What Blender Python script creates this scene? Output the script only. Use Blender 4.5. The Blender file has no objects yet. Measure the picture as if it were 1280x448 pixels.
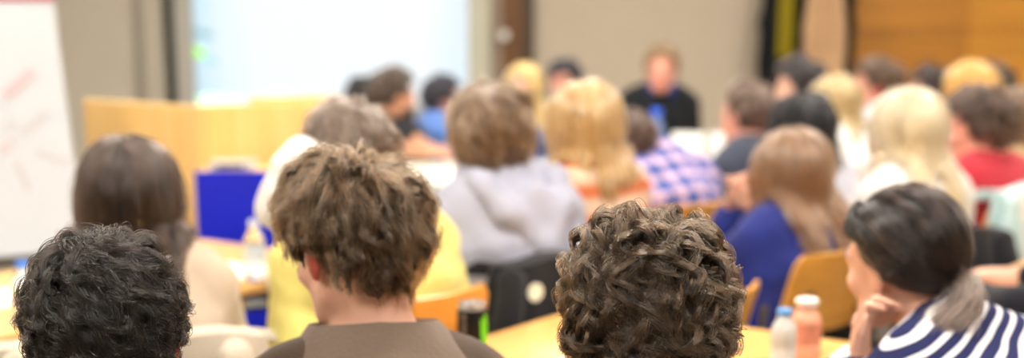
import bpy, bmesh, math, random
import numpy as np
from mathutils import Vector, Matrix
random.seed(7)
RNG = np.random.default_rng(11)
D = bpy.data
SC = bpy.context.scene
COL = SC.collection
PI = math.pi
rad = math.radians

# ------------------------------------------------------------------ camera
FPX = 1778.0                       # focal length in pixels of the 1280 x 448 frame (50 mm lens)
PY = 400.0                         # the photo is the upper part of a taller frame: optical axis at this row
K = 1778.0 / 1244.0                # distances below are given in units of 1/K metre
CAM_H = 1.47
TILT = math.atan((PY - 8) / FPX)
cam_data = D.cameras.new('camera')
cam = D.objects.new('camera', cam_data); COL.objects.link(cam)
cam_data.sensor_fit = 'HORIZONTAL'; cam_data.sensor_width = 36.0
cam_data.lens = FPX / 1280 * 36.0
cam_data.shift_y = (PY - 224) / 1280
cam_data.clip_start = 0.05
cam.location = (0, 0, CAM_H)
cam.rotation_euler = (PI / 2 - TILT, 0, 0)
cam_data.dof.use_dof = True
cam_data.dof.focus_distance = 1.75
cam_data.dof.aperture_fstop = 2.05
SC.camera = cam

def at(px, py, Y):
    """world point on the plane y = K * Y seen at photo pixel (px, py)"""
    Y = Y * K; u = (px - 640) / FPX; v = (PY - py) / FPX
    c, s = math.cos(TILT), math.sin(TILT)
    d = np.array([u, c + v * s, -s + v * c])
    return np.array([0, 0, CAM_H]) + d * (Y / d[1])

def gp(px, py, z):
    """world point at height z seen at photo pixel (px, py)"""
    d = at(px, py, 1.0) - np.array([0, 0, CAM_H])
    return np.array([0, 0, CAM_H]) + d * ((z - CAM_H) / d[2])

# ------------------------------------------------------------------ object helpers
def tag(o, label=None, cat=None, group=None, kind=None):
    if label: o['label'] = label
    if cat: o['category'] = cat
    if group: o['group'] = group
    if kind: o['kind'] = kind
    return o

def empty(name, label, cat, loc=(0, 0, 0), rz=0.0, group=None):
    o = D.objects.new(name, None); COL.objects.link(o)
    o.empty_display_size = 0.1
    o.location = loc; o.rotation_euler = (0, 0, rz)
    return tag(o, label, cat, group)

def link_mesh(name, me, parent=None, mats=(), smooth=True):
    for m in mats: me.materials.append(m)
    if smooth and len(me.polygons):
        me.polygons.foreach_set('use_smooth', np.ones(len(me.polygons), dtype=bool))
    o = D.objects.new(name, me); COL.objects.link(o)
    if parent is not None: o.parent = parent
    return o

def np_mesh(name, verts, faces, parent=None, mats=(), smooth=True):
    """faces: (n,k) int array or list"""
    me = D.meshes.new(name)
    verts = np.asarray(verts, dtype=np.float32)
    if isinstance(faces, np.ndarray):
        n, k = faces.shape
        me.vertices.add(len(verts)); me.vertices.foreach_set('co', verts.ravel())
        me.loops.add(n * k); me.loops.foreach_set('vertex_index', faces.ravel().astype(np.int32))
        me.polygons.add(n)
        me.polygons.foreach_set('loop_start', np.arange(0, n * k, k, dtype=np.int32))
        me.update(calc_edges=True); me.validate()
    else:
        me.from_pydata([tuple(map(float, v)) for v in verts], [], faces); me.update()
    return link_mesh(name, me, parent, mats, smooth)

class MB:
    """collects simple solids into one mesh"""
    def __init__(self): self.v = []; self.f = []
    def add(self, v, f):
        o = len(self.v); self.v += [tuple(map(float, p)) for p in v]; self.f += [tuple(i + o for i in q) for q in f]; return self
    def box(self, c, s, rz=0.0, M=None):
        x, y, z = s[0] / 2, s[1] / 2, s[2] / 2
        pts = np.array([(-x, -y, -z), (x, -y, -z), (x, y, -z), (-x, y, -z), (-x, -y, z), (x, -y, z), (x, y, z), (-x, y, z)])
        if M is not None: pts = pts @ np.asarray(M).T
        elif rz:
            cs, sn = math.cos(rz), math.sin(rz)
            pts = pts @ np.array([[cs, -sn, 0], [sn, cs, 0], [0, 0, 1]]).T
        return self.add(pts + np.asarray(c), [(3, 2, 1, 0), (4, 5, 6, 7), (0, 1, 5, 4), (1, 2, 6, 5), (2, 3, 7, 6), (3, 0, 4, 7)])
    def tube(self, pts, r, n=10, caps=True):
        pts = [np.asarray(p, float) for p in pts]; m = len(pts)
        rr = r if hasattr(r, '__len__') else [r] * m
        rings = []; prev = None
        for i, p in enumerate(pts):
            t = pts[min(i + 1, m - 1)] - pts[max(i - 1, 0)]; t = t / (np.linalg.norm(t) + 1e-9)
            if prev is None:
                a = np.array([0, 0, 1.0]) if abs(t[2]) < .9 else np.array([1.0, 0, 0])
            else: a = prev
            n1 = a - t * np.dot(a, t); n1 /= np.linalg.norm(n1) + 1e-9; prev = n1
            n2 = np.cross(t, n1)
            rings.append([p + rr[i] * (math.cos(2 * PI * j / n) * n1 + math.sin(2 * PI * j / n) * n2) for j in range(n)])
        v = [q for R_ in rings for q in R_]; f = []
        for i in range(m - 1):
            for j in range(n):
                k = (j + 1) % n
                f.append((i * n + j, i * n + k, (i + 1) * n + k, (i + 1) * n + j))
        if caps: f.append(tuple(range(n - 1, -1, -1))); f.append(tuple((m - 1) * n + j for j in range(n)))
        return self.add(v, f)
    def lathe(self, prof, c=(0, 0, 0), n=28, a0=0.0, a1=2 * PI, close=True):
        full = abs(a1 - a0 - 2 * PI) < 1e-6
        cnt = n if full else n + 1
        v = [(c[0] + r * math.cos(a0 + (a1 - a0) * j / n), c[1] + r * math.sin(a0 + (a1 - a0) * j / n), c[2] + z) for r, z in prof for j in range(cnt)]
        f = []
        for i in range(len(prof) - 1):
            for j in range(n):
                k = (j + 1) % cnt
                f.append((i * cnt + j, i * cnt + k, (i + 1) * cnt + k, (i + 1) * cnt + j))
        if close and full:
            f.append(tuple(range(cnt - 1, -1, -1))); f.append(tuple((len(prof) - 1) * cnt + j for j in range(cnt)))
        return self.add(v, f)
    def panel(self, fn, nu, nv, thick):
        """solid sheet: fn(u,v)->point, u,v in 0..1, thickness along the surface normal"""
        P = np.array([[fn(i / nu, j / nv) for j in range(nv + 1)] for i in range(nu + 1)], float)
        du = np.gradient(P, axis=0); dv = np.gradient(P, axis=1)
        N = np.cross(du, dv); N /= np.linalg.norm(N, axis=2, keepdims=True) + 1e-9
        A = (P + N * thick / 2).reshape(-1, 3); B = (P - N * thick / 2).reshape(-1, 3)
        W = nv + 1; off = len(A); f = []
        for i in range(nu):
            for j in range(nv):
                a, b, c_, d = i * W + j, (i + 1) * W + j, (i + 1) * W + j + 1, i * W + j + 1
                f.append((a, b, c_, d)); f.append((off + d, off + c_, off + b, off + a))
        rim = [i * W for i in range(nu + 1)] + [nu * W + j for j in range(1, nv + 1)] + [i * W + nv for i in range(nu - 1, -1, -1)] + [j for j in range(nv - 1, 0, -1)]
        for a, b in zip(rim, rim[1:] + rim[:1]): f.append((b, a, off + a, off + b))
        return self.add(np.vstack([A, B]), f)
    def build(self, name, m, parent=None, smooth=False, bevel=0.0, autosmooth=True):
        me = D.meshes.new(name); me.from_pydata(self.v, [], self.f); me.update()
        bm = bmesh.new(); bm.from_mesh(me); bmesh.ops.recalc_face_normals(bm, faces=bm.faces[:]); 
        if bevel:
            bmesh.ops.bevel(bm, geom=[e for e in bm.edges if len(e.link_faces) == 2 and e.calc_face_angle(0) > .6], offset=bevel, segments=2, affect='EDGES', profile=.6, clamp_overlap=True)
        if smooth:
            for e in bm.edges:
                if len(e.link_faces) == 2 and e.calc_face_angle(0) > .7: e.smooth = False
        bm.to_mesh(me); bm.free()
        return link_mesh(name, me, parent, [m] if m else [], smooth)

# ------------------------------------------------------------------ signed distance volumes
class Grid:
    def __init__(s, lo, hi, h):
        s.lo = np.asarray(lo, float); s.h = h
        n = np.ceil((np.asarray(hi) - s.lo) / h).astype(int) + 1
        s.n = n; s.f = np.full(tuple(n), 0.3, dtype=np.float32)
        s.ax = [s.lo[i] + h * np.arange(n[i]) for i in range(3)]
    def _sl(s, lo, hi):
        a = np.clip(np.floor((lo - s.lo) / s.h).astype(int), 0, s.n); b = np.clip(np.ceil((hi - s.lo) / s.h).astype(int) + 1, 0, s.n)
        return tuple(slice(a[i], b[i]) for i in range(3))
    def _pts(s, sl):
        return [s.ax[0][sl[0]][:, None, None], s.ax[1][sl[1]][None, :, None], s.ax[2][sl[2]][None, None, :]]
    def _put(s, sl, d, k, op):
        f = s.f[sl]
        if op == 'u':
            if k > 0:
                hh = np.maximum(k - np.abs(f - d), 0) / k
                s.f[sl] = np.minimum(f, d) - hh * hh * k * .25
            else: s.f[sl] = np.minimum(f, d)
        else:
            if k > 0:
                hh = np.maximum(k - np.abs(f + d), 0) / k
                s.f[sl] = np.maximum(f, -d) + hh * hh * k * .25
            else: s.f[sl] = np.maximum(f, -d)
    def cap(s, a, b, ra, rb=None, k=.02, ax=None, sx=1.0, grow=0.0, op='u'):
        a = np.asarray(a, float); b = np.asarray(b, float); rb = ra if rb is None else rb
        ra = ra + grow; rb = rb + grow
        m = max(ra, rb) * max(sx, 1.0) + k + 2 * s.h
        sl = s._sl(np.minimum(a, b) - m, np.maximum(a, b) + m)
        if any(x.stop <= x.start for x in sl): return
        X, Y, Z = s._pts(sl)
        qx, qy, qz = X - a[0], Y - a[1], Z - a[2]; ba = b - a
        if ax is not None and sx != 1.0:
            # grow must not be widened by sx: ease the widening for the grown shell
            r0 = max(ra, rb) - grow; sxe = (r0 * sx + grow) / (r0 + grow)
            w = 1 - 1 / sxe
            c = qx * ax[0] + qy * ax[1] + qz * ax[2]
            qx = qx - ax[0] * c * w; qy = qy - ax[1] * c * w; qz = qz - ax[2] * c * w
            ba = ba - ax * np.dot(ba, ax) * w
        t = np.clip((qx * ba[0] + qy * ba[1] + qz * ba[2]) / (np.dot(ba, ba) + 1e-9), 0, 1)
        d = np.sqrt((qx - t * ba[0]) ** 2 + (qy - t * ba[1]) ** 2 + (qz - t * ba[2]) ** 2) - (ra + (rb - ra) * t)
        s._put(sl, d.astype(np.float32), k, op)
    def ell(s, c, r, R=None, k=.02, grow=0.0, op='u'):
        c = np.asarray(c, float); r = np.asarray(r, float) + grow
        m = max(r) + k + 2 * s.h
        sl = s._sl(c - m, c + m)
        if any(x.stop <= x.start for x in sl): return
        X, Y, Z = s._pts(sl)
        q = [X - c[0], Y - c[1], Z - c[2]]
        if R is not None:
            q = [q[0] * R[0, i] + q[1] * R[1, i] + q[2] * R[2, i] for i in range(3)]
        k0 = np.sqrt((q[0] / r[0]) ** 2 + (q[1] / r[1]) ** 2 + (q[2] / r[2]) ** 2)
        k1 = np.sqrt((q[0] / r[0] ** 2) ** 2 + (q[1] / r[1] ** 2) ** 2 + (q[2] / r[2] ** 2) ** 2) + 1e-6
        d = k0 * (k0 - 1) / k1
        s._put(sl, d.astype(np.float32), k, op)
    def cut(s, p, n, k=.004):
        """remove the half space on the side n points to"""
        n = np.asarray(n, float); n = n / np.linalg.norm(n); p = np.asarray(p, float)
        X, Y, Z = s.ax[0][:, None, None], s.ax[1][None, :, None], s.ax[2][None, None, :]
        d = ((X - p[0]) * n[0] + (Y - p[1]) * n[1] + (Z - p[2]) * n[2]).astype(np.float32)
        s.f = np.maximum(s.f, d)
    def mesh(s):
        f = s.f
        f[0] = f[-1] = .3; f[:, 0] = f[:, -1] = .3; f[:, :, 0] = f[:, :, -1] = .3
        S = f < 0
        nx, ny, nz = f.shape
        cnt = np.zeros((nx - 1, ny - 1, nz - 1), np.int8)
        for i in (0, 1):
            for j in (0, 1):
                for k in (0, 1): cnt += S[i:nx - 1 + i, j:ny - 1 + j, k:nz - 1 + k]
        act = (cnt > 0) & (cnt < 8)
        ijk = np.argwhere(act)
        idx = np.full(act.shape, -1, np.int32); idx[act] = np.arange(len(ijk))
        acc = np.zeros((len(ijk), 3)); num = np.zeros(len(ijk))
        I = ijk.T
        for axis in range(3):
            o = [a for a in range(3) if a != axis]
            for p in (0, 1):
                for q in (0, 1):
                    c0 = [0, 0, 0]; c0[o[0]] = p; c0[o[1]] = q
                    c1 = list(c0); c1[axis] = 1
                    f0 = f[I[0] + c0[0], I[1] + c0[1], I[2] + c0[2]]; f1 = f[I[0] + c1[0], I[1] + c1[1], I[2] + c1[2]]
                    cr = (f0 < 0) != (f1 < 0)
                    t = np.where(cr, f0 / np.where(cr, f0 - f1, 1), 0)
                    pos = np.tile(np.array(c0, float), (len(ijk), 1)); pos[:, axis] += t
                    acc += pos * cr[:, None]; num += cr
        V = s.lo + s.h * (ijk + acc / np.maximum(num, 1)[:, None])
        F = []
        for axis in range(3):
            o = [(axis + 1) % 3, (axis + 2) % 3]
            s0 = [slice(None)] * 3; s1 = [slice(None)] * 3
            s0[axis] = slice(0, -1); s1[axis] = slice(1, None)
            ch = S[tuple(s0)] != S[tuple(s1)]
            E = np.argwhere(ch)
            E = E[(E[:, o[0]] > 0) & (E[:, o[1]] > 0)]
            ins = S[E[:, 0], E[:, 1], E[:, 2]]
            def cell(da, db):
                e = E.copy(); e[:, o[0]] += da; e[:, o[1]] += db
                return idx[e[:, 0], e[:, 1], e[:, 2]]
            q = np.stack([cell(-1, -1), cell(0, -1), cell(0, 0), cell(-1, 0)], 1)
            q[~ins] = q[~ins][:, ::-1]
            F.append(q)
        F = np.vstack(F)
        return V, F[(F >= 0).all(1)]

def vnormals(V, F):
    n = np.cross(V[F[:, 2]] - V[F[:, 0]], V[F[:, 3]] - V[F[:, 1]])
    N = np.zeros_like(V)
    for i in range(4): np.add.at(N, F[:, i], n)
    return N / (np.linalg.norm(N, axis=1, keepdims=True) + 1e-12)

def relax(V, F, it=2, lam=.5):
    e = np.vstack([F[:, [0, 1]], F[:, [1, 2]], F[:, [2, 3]], F[:, [3, 0]]])
    for _ in range(it):
        A = np.zeros_like(V); c = np.zeros(len(V))
        np.add.at(A, e[:, 0], V[e[:, 1]]); np.add.at(c, e[:, 0], 1)
        V = V + lam * (A / np.maximum(c, 1)[:, None] - V)
    return V

def wavy(P, f, seed):
    r = np.random.default_rng(seed); s = np.zeros(len(P))
    for i in range(7):
        k = r.normal(size=3); k = k / np.linalg.norm(k) * f * r.uniform(.6, 1.7)
        s += np.sin(P @ k + r.uniform(0, 6.28)) * r.uniform(.5, 1)
    return s / 4.0

# ------------------------------------------------------------------ materials
def s2l(c):
    c = np.asarray(c, float) / 255.0
    return tuple(np.where(c <= .04045, c / 12.92, ((c + .055) / 1.055) ** 2.4)) + (1.0,)

MATS = {}
def nodes_of(name):
    m = D.materials.new(name); m.use_nodes = True
    nt = m.node_tree; b = nt.nodes['Principled BSDF']
    return m, nt, b
def node(nt, t, **kw):
    n = nt.nodes.new(t)
    for k, v in kw.items():
        if k in n.inputs: n.inputs[k].default_value = v
        else: setattr(n, k, v)
    return n
def ramp(nt, stops, interp='LINEAR'):
    r = nt.nodes.new('ShaderNodeValToRGB'); cr = r.color_ramp; cr.interpolation = interp
    while len(cr.elements) < len(stops): cr.elements.new(.5)
    for e, (p, c) in zip(cr.elements, stops): e.position = p; e.color = c
    return r

def plain(name, rgb, rough=.6, var=.08, scale=8.0, bump=0.0, bscale=60.0, metal=0.0, spec=.4, sheen=0.0, sss=0.0, trans=0.0, ior=1.45, stretch=None):
    """solid colour with a little procedural mottling and surface grain"""
    if name in MATS: return MATS[name]
    m, nt, b = nodes_of(name)
    c = np.array(s2l(rgb))
    tc = node(nt, 'ShaderNodeTexCoord')
    nz = node(nt, 'ShaderNodeTexNoise', Scale=scale, Detail=4.0)
    src = tc.outputs['Object']
    if stretch:
        mp = node(nt, 'ShaderNodeMapping'); mp.inputs['Scale'].default_value = stretch
        nt.links.new(src, mp.inputs['Vector']); src = mp.outputs['Vector']
    nt.links.new(src, nz.inputs['Vector'])
    lo = tuple(np.clip(c[:3] * (1 - var), 0, 1)) + (1,); hi = tuple(np.clip(c[:3] * (1 + var), 0, 1)) + (1,)
    r = ramp(nt, [(.3, lo), (.7, hi)])
    nt.links.new(nz.outputs['Fac'], r.inputs['Fac']); nt.links.new(r.outputs['Color'], b.inputs['Base Color'])
    b.inputs['Roughness'].default_value = rough; b.inputs['Metallic'].default_value = metal
    b.inputs['Specular IOR Level'].default_value = spec; b.inputs['IOR'].default_value = ior
    if sheen: b.inputs['Sheen Weight'].default_value = sheen
    if trans: b.inputs['Transmission Weight'].default_value = trans
    if sss:
        b.inputs['Subsurface Weight'].default_value = sss; b.inputs['Subsurface Radius'].default_value = (1, .35, .2); b.inputs['Subsurface Scale'].default_value = .012
    if bump:
        n2 = node(nt, 'ShaderNodeTexNoise', Scale=bscale, Detail=3.0); nt.links.new(src, n2.inputs['Vector'])
        bp = node(nt, 'ShaderNodeBump', Strength=bump, Distance=.01)
        nt.links.new(n2.outputs['Fac'], bp.inputs['Height']); nt.links.new(bp.outputs['Normal'], b.inputs['Normal'])
    MATS[name] = m; return m

def cloth(name, rgb, rough=.85, var=.06): return plain(name, rgb, rough, var, 14, .25, 160, sheen=.15, spec=.15)

def wood(name, rgb, dark, axis='X', rough=.38, scale=1.0, planks=None):
    if name in MATS: return MATS[name]
    m, nt, b = nodes_of(name)
    tc = node(nt, 'ShaderNodeTexCoord'); mp = node(nt, 'ShaderNodeMapping')
    st = {'X': (.6, 9, 9), 'Y': (9, .6, 9), 'Z': (9, 9, .6)}[axis]
    mp.inputs['Scale'].default_value = tuple(s * scale for s in st)
    nt.links.new(tc.outputs['Object'], mp.inputs['Vector'])
    nz = node(nt, 'ShaderNodeTexNoise', Scale=2.2, Detail=7.0, Roughness=.6, Distortion=.6)
    nt.links.new(mp.outputs['Vector'], nz.inputs['Vector'])
    r = ramp(nt, [(.32, s2l(dark)), (.6, s2l(rgb)), (.8, s2l([min(255, x * 1.05) for x in rgb]))])
    nt.links.new(nz.outputs['Fac'], r.inputs['Fac'])
    out = r.outputs['Color']
    if planks:                                   # dark joints between the boards, measured along z
        sep = node(nt, 'ShaderNodeSeparateXYZ'); nt.links.new(tc.outputs['Object'], sep.inputs['Vector'])
        mu = node(nt, 'ShaderNodeMath', operation='FRACT'); dv = node(nt, 'ShaderNodeMath', operation='DIVIDE')
        dv.inputs[1].default_value = planks; nt.links.new(sep.outputs['Z'], dv.inputs[0]); nt.links.new(dv.outputs[0], mu.inputs[0])
        lt = node(nt, 'ShaderNodeMath', operation='LESS_THAN'); lt.inputs[1].default_value = .05
        nt.links.new(mu.outputs[0], lt.inputs[0])
        mx = node(nt, 'ShaderNodeMixRGB'); mx.inputs['Color2'].default_value = s2l([x * .55 for x in dark])
        nt.links.new(lt.outputs[0], mx.inputs['Fac']); nt.links.new(out, mx.inputs['Color1']); out = mx.outputs['Color']
    nt.links.new(out, b.inputs['Base Color']); b.inputs['Roughness'].default_value = rough
    MATS[name] = m; return m

def striped(name, base, line, period, width, axis='Z', rot=(0, 0, 0), rough=.85, soft=.03):
    """woven stripes across the garment"""
    m, nt, b = nodes_of(name)
    tc = node(nt, 'ShaderNodeTexCoord'); mp = node(nt, 'ShaderNodeMapping'); mp.inputs['Rotation'].default_value = rot
    nt.links.new(tc.outputs['Object'], mp.inputs['Vector'])
    sep = node(nt, 'ShaderNodeSeparateXYZ'); nt.links.new(mp.outputs['Vector'], sep.inputs['Vector'])
    dv = node(nt, 'ShaderNodeMath', operation='DIVIDE'); dv.inputs[1].default_value = period; nt.links.new(sep.outputs[axis], dv.inputs[0])
    fr = node(nt, 'ShaderNodeMath', operation='FRACT'); nt.links.new(dv.outputs[0], fr.inputs[0])
    r = ramp(nt, [(0, s2l(line)), (width, s2l(line)), (min(.98, width + soft), s2l(base)), (1 - soft, s2l(base)), (1, s2l(line))])
    nt.links.new(fr.outputs[0], r.inputs['Fac']); nt.links.new(r.outputs['Color'], b.inputs['Base Color'])
    b.inputs['Roughness'].default_value = rough; b.inputs['Specular IOR Level'].default_value = .15
    return m

def plaid(name, base, c2, c3, period, w2=.32):
    m, nt, b = nodes_of(name)
    tc = node(nt, 'ShaderNodeTexCoord'); sep = node(nt, 'ShaderNodeSeparateXYZ'); nt.links.new(tc.outputs['Object'], sep.inputs['Vector'])
    def band(out, width, ph):
        dv = node(nt, 'ShaderNodeMath', operation='MULTIPLY_ADD'); dv.inputs[1].default_value = 1 / period; dv.inputs[2].default_value = ph
        nt.links.new(out, dv.inputs[0])
        fr = node(nt, 'ShaderNodeMath', operation='FRACT'); nt.links.new(dv.outputs[0], fr.inputs[0])
        lt = node(nt, 'ShaderNodeMath', operation='LESS_THAN'); lt.inputs[1].default_value = width; nt.links.new(fr.outputs[0], lt.inputs[0])
        return lt.outputs[0]
    sm = node(nt, 'ShaderNodeMath', operation='MULTIPLY_ADD'); sm.inputs[1].default_value = .6; nt.links.new(sep.outputs['Y'], sm.inputs[0]); nt.links.new(sep.outputs['Z'], sm.inputs[2])
    col = None
    for out, w, ph, c, fac in ((sep.outputs['X'], w2, 0, c2, .65), (sm.outputs[0], w2, .1, c2, .65), (sep.outputs['X'], .12, .3, c3, .7), (sm.outputs[0], .12, .4, c3, .7)):
        l = band(out, w, ph)
        ml = node(nt, 'ShaderNodeMath', operation='MULTIPLY'); ml.inputs[1].default_value = fac; nt.links.new(l, ml.inputs[0])
        mx = node(nt, 'ShaderNodeMixRGB'); mx.inputs['Color1'].default_value = s2l(base); mx.inputs['Color2'].default_value = s2l(c)
        nt.links.new(ml.outputs[0], mx.inputs['Fac'])
        if col is not None: nt.links.new(col, mx.inputs['Color1'])
        col = mx.outputs['Color']
    nt.links.new(col, b.inputs['Base Color']); b.inputs['Roughness'].default_value = .85
    return m

def emit(name, rgb, strength):
    m, nt, b = nodes_of(name)
    b.inputs['Base Color'].default_value = s2l(rgb); b.inputs['Emission Color'].default_value = s2l(rgb); b.inputs['Emission Strength'].default_value = strength
    return m

def hair_mats(key, rgb, rgb2, rough=.11):
    """strand shader (two tones) and a denser under-layer darkened to look shaded in the gaps"""
    if key in MATS: return MATS[key]
    m = D.materials.new('hair_strand_' + key); m.use_nodes = True; nt = m.node_tree
    nt.nodes.clear(); out = nt.nodes.new('ShaderNodeOutputMaterial')
    h = nt.nodes.new('ShaderNodeBsdfHairPrincipled'); h.parametrization = 'COLOR'
    inf = nt.nodes.new('ShaderNodeHairInfo')
    r = ramp(nt, [(0, s2l(rgb)), (1, s2l(rgb2))]); nt.links.new(inf.outputs['Random'], r.inputs['Fac'])
    nt.links.new(r.outputs['Color'], h.inputs['Color'])
    h.inputs['Roughness'].default_value = rough; h.inputs['Radial Roughness'].default_value = .2; h.inputs['IOR'].default_value = 1.55
    nt.links.new(h.outputs[0], out.inputs['Surface'])
    m2, nt, b = nodes_of('hair_mass_' + key)
    tc = node(nt, 'ShaderNodeTexCoord'); mp = node(nt, 'ShaderNodeMapping'); mp.inputs['Scale'].default_value = (1, 1, .18)
    nt.links.new(tc.outputs['Object'], mp.inputs['Vector'])
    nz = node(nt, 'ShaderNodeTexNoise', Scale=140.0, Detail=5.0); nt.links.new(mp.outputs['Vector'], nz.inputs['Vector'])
    r = ramp(nt, [(.35, s2l([x * (.58 + .32 * max(rgb) / 255) for x in rgb])), (.75, s2l([.5 * (x + y) for x, y in zip(rgb, rgb2)]))]); nt.links.new(nz.outputs['Fac'], r.inputs['Fac'])  # low stop darkened: shade between the strands put into the colour
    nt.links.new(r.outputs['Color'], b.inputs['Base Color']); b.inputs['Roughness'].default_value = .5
    bp = node(nt, 'ShaderNodeBump', Strength=.6, Distance=.004); nt.links.new(nz.outputs['Fac'], bp.inputs['Height']); nt.links.new(bp.outputs['Normal'], b.inputs['Normal'])
    MATS[key] = (m, m2); return MATS[key]
# ------------------------------------------------------------------ people
def Rz(a): c, s = math.cos(a), math.sin(a); return np.array([[c, -s, 0], [s, c, 0], [0, 0, 1.0]])
def Rx(a): c, s = math.cos(a), math.sin(a); return np.array([[1.0, 0, 0], [0, c, -s], [0, s, c]])
def Ry(a): c, s = math.cos(a), math.sin(a); return np.array([[c, 0, s], [0, 1.0, 0], [-s, 0, c]])
def nrm(v): v = np.asarray(v, float); return v / (np.linalg.norm(v) + 1e-9)

def ik(J, W, l1, l2, pole):
    d = W - J; L = np.linalg.norm(d); u = d / L
    if L > (l1 + l2) * .995: W = J + u * (l1 + l2) * .995; L = (l1 + l2) * .995
    a = (l1 * l1 - l2 * l2 + L * L) / (2 * L); hgt = math.sqrt(max(l1 * l1 - a * a, 0))
    p = pole - u * np.dot(pole, u); p = nrm(p)
    return J + u * a + p * hgt, W

SKIN = lambda t='fair': {'fair': plain('skin_fair', (232, 182, 158), .5, .05, 20, .08, 220, spec=.35, sss=.08),
                         'rosy': plain('skin_rosy', (236, 168, 146), .5, .06, 20, .08, 220, spec=.35, sss=.08),
                         'tan': plain('skin_tan', (214, 158, 126), .5, .06, 20, .08, 220, spec=.35, sss=.08)}[t]
def RED(): return plain('skin_red_lip_backlit_ear', (206, 104, 92), .5, .08, 30, .05, 200, spec=.35, sss=.1)

def hand_prims(W, d, n, curl, mirror, sc=1.0):
    """palm, four unequal bent fingers and a thumb from the wrist W; d = pointing, n = the way the palm faces"""
    d = nrm(d); n = nrm(n - d * np.dot(n, d)); s = np.cross(d, n) * mirror      # s points to the thumb side
    P = [('cap', W + d * .012, W + d * .075, .0155 * sc, .0135 * sc, .012, s, 2.35)]
    for i, (off, l) in enumerate(((.029, .066), (.010, .075), (-.010, .070), (-.028, .055))):
        b0 = W + d * (.082 - abs(i - 1.2) * .005) + s * off
        a1 = curl * .7; a2 = curl * 1.7
        spread = s * off * 1.2
        k1 = b0 + (d * math.cos(a1) + n * math.sin(a1)) * l * .52 + spread * .25
        k2 = k1 + (d * math.cos(a2) + n * math.sin(a2)) * l * .48
        P.append(('cap', b0 - d * .012, k1, .0088, .0078, .004, None, 1.0)); P.append(('cap', k1, k2, .0078, .0062, .003, None, 1.0))
    t0 = W + d * .028 + s * .026 + n * .006
    t1 = t0 + nrm(d * .75 + s * .62 + n * .3) * .036; t2 = t1 + nrm(d * .95 + s * .15 + n * .35) * .03
    P.append(('cap', t0, t1, .0118, .0098, .006, None, 1.0)); P.append(('cap', t1, t2, .0098, .0072, .003, None, 1.0))
    return P

HAIRLINE = (np.array([-1, -.8, -.45, -.1, .12, .35, .6, .8, 1]), np.array([-.5, -.93, -.72, -.38, -.2, .12, .5, .58, .55]))

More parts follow.
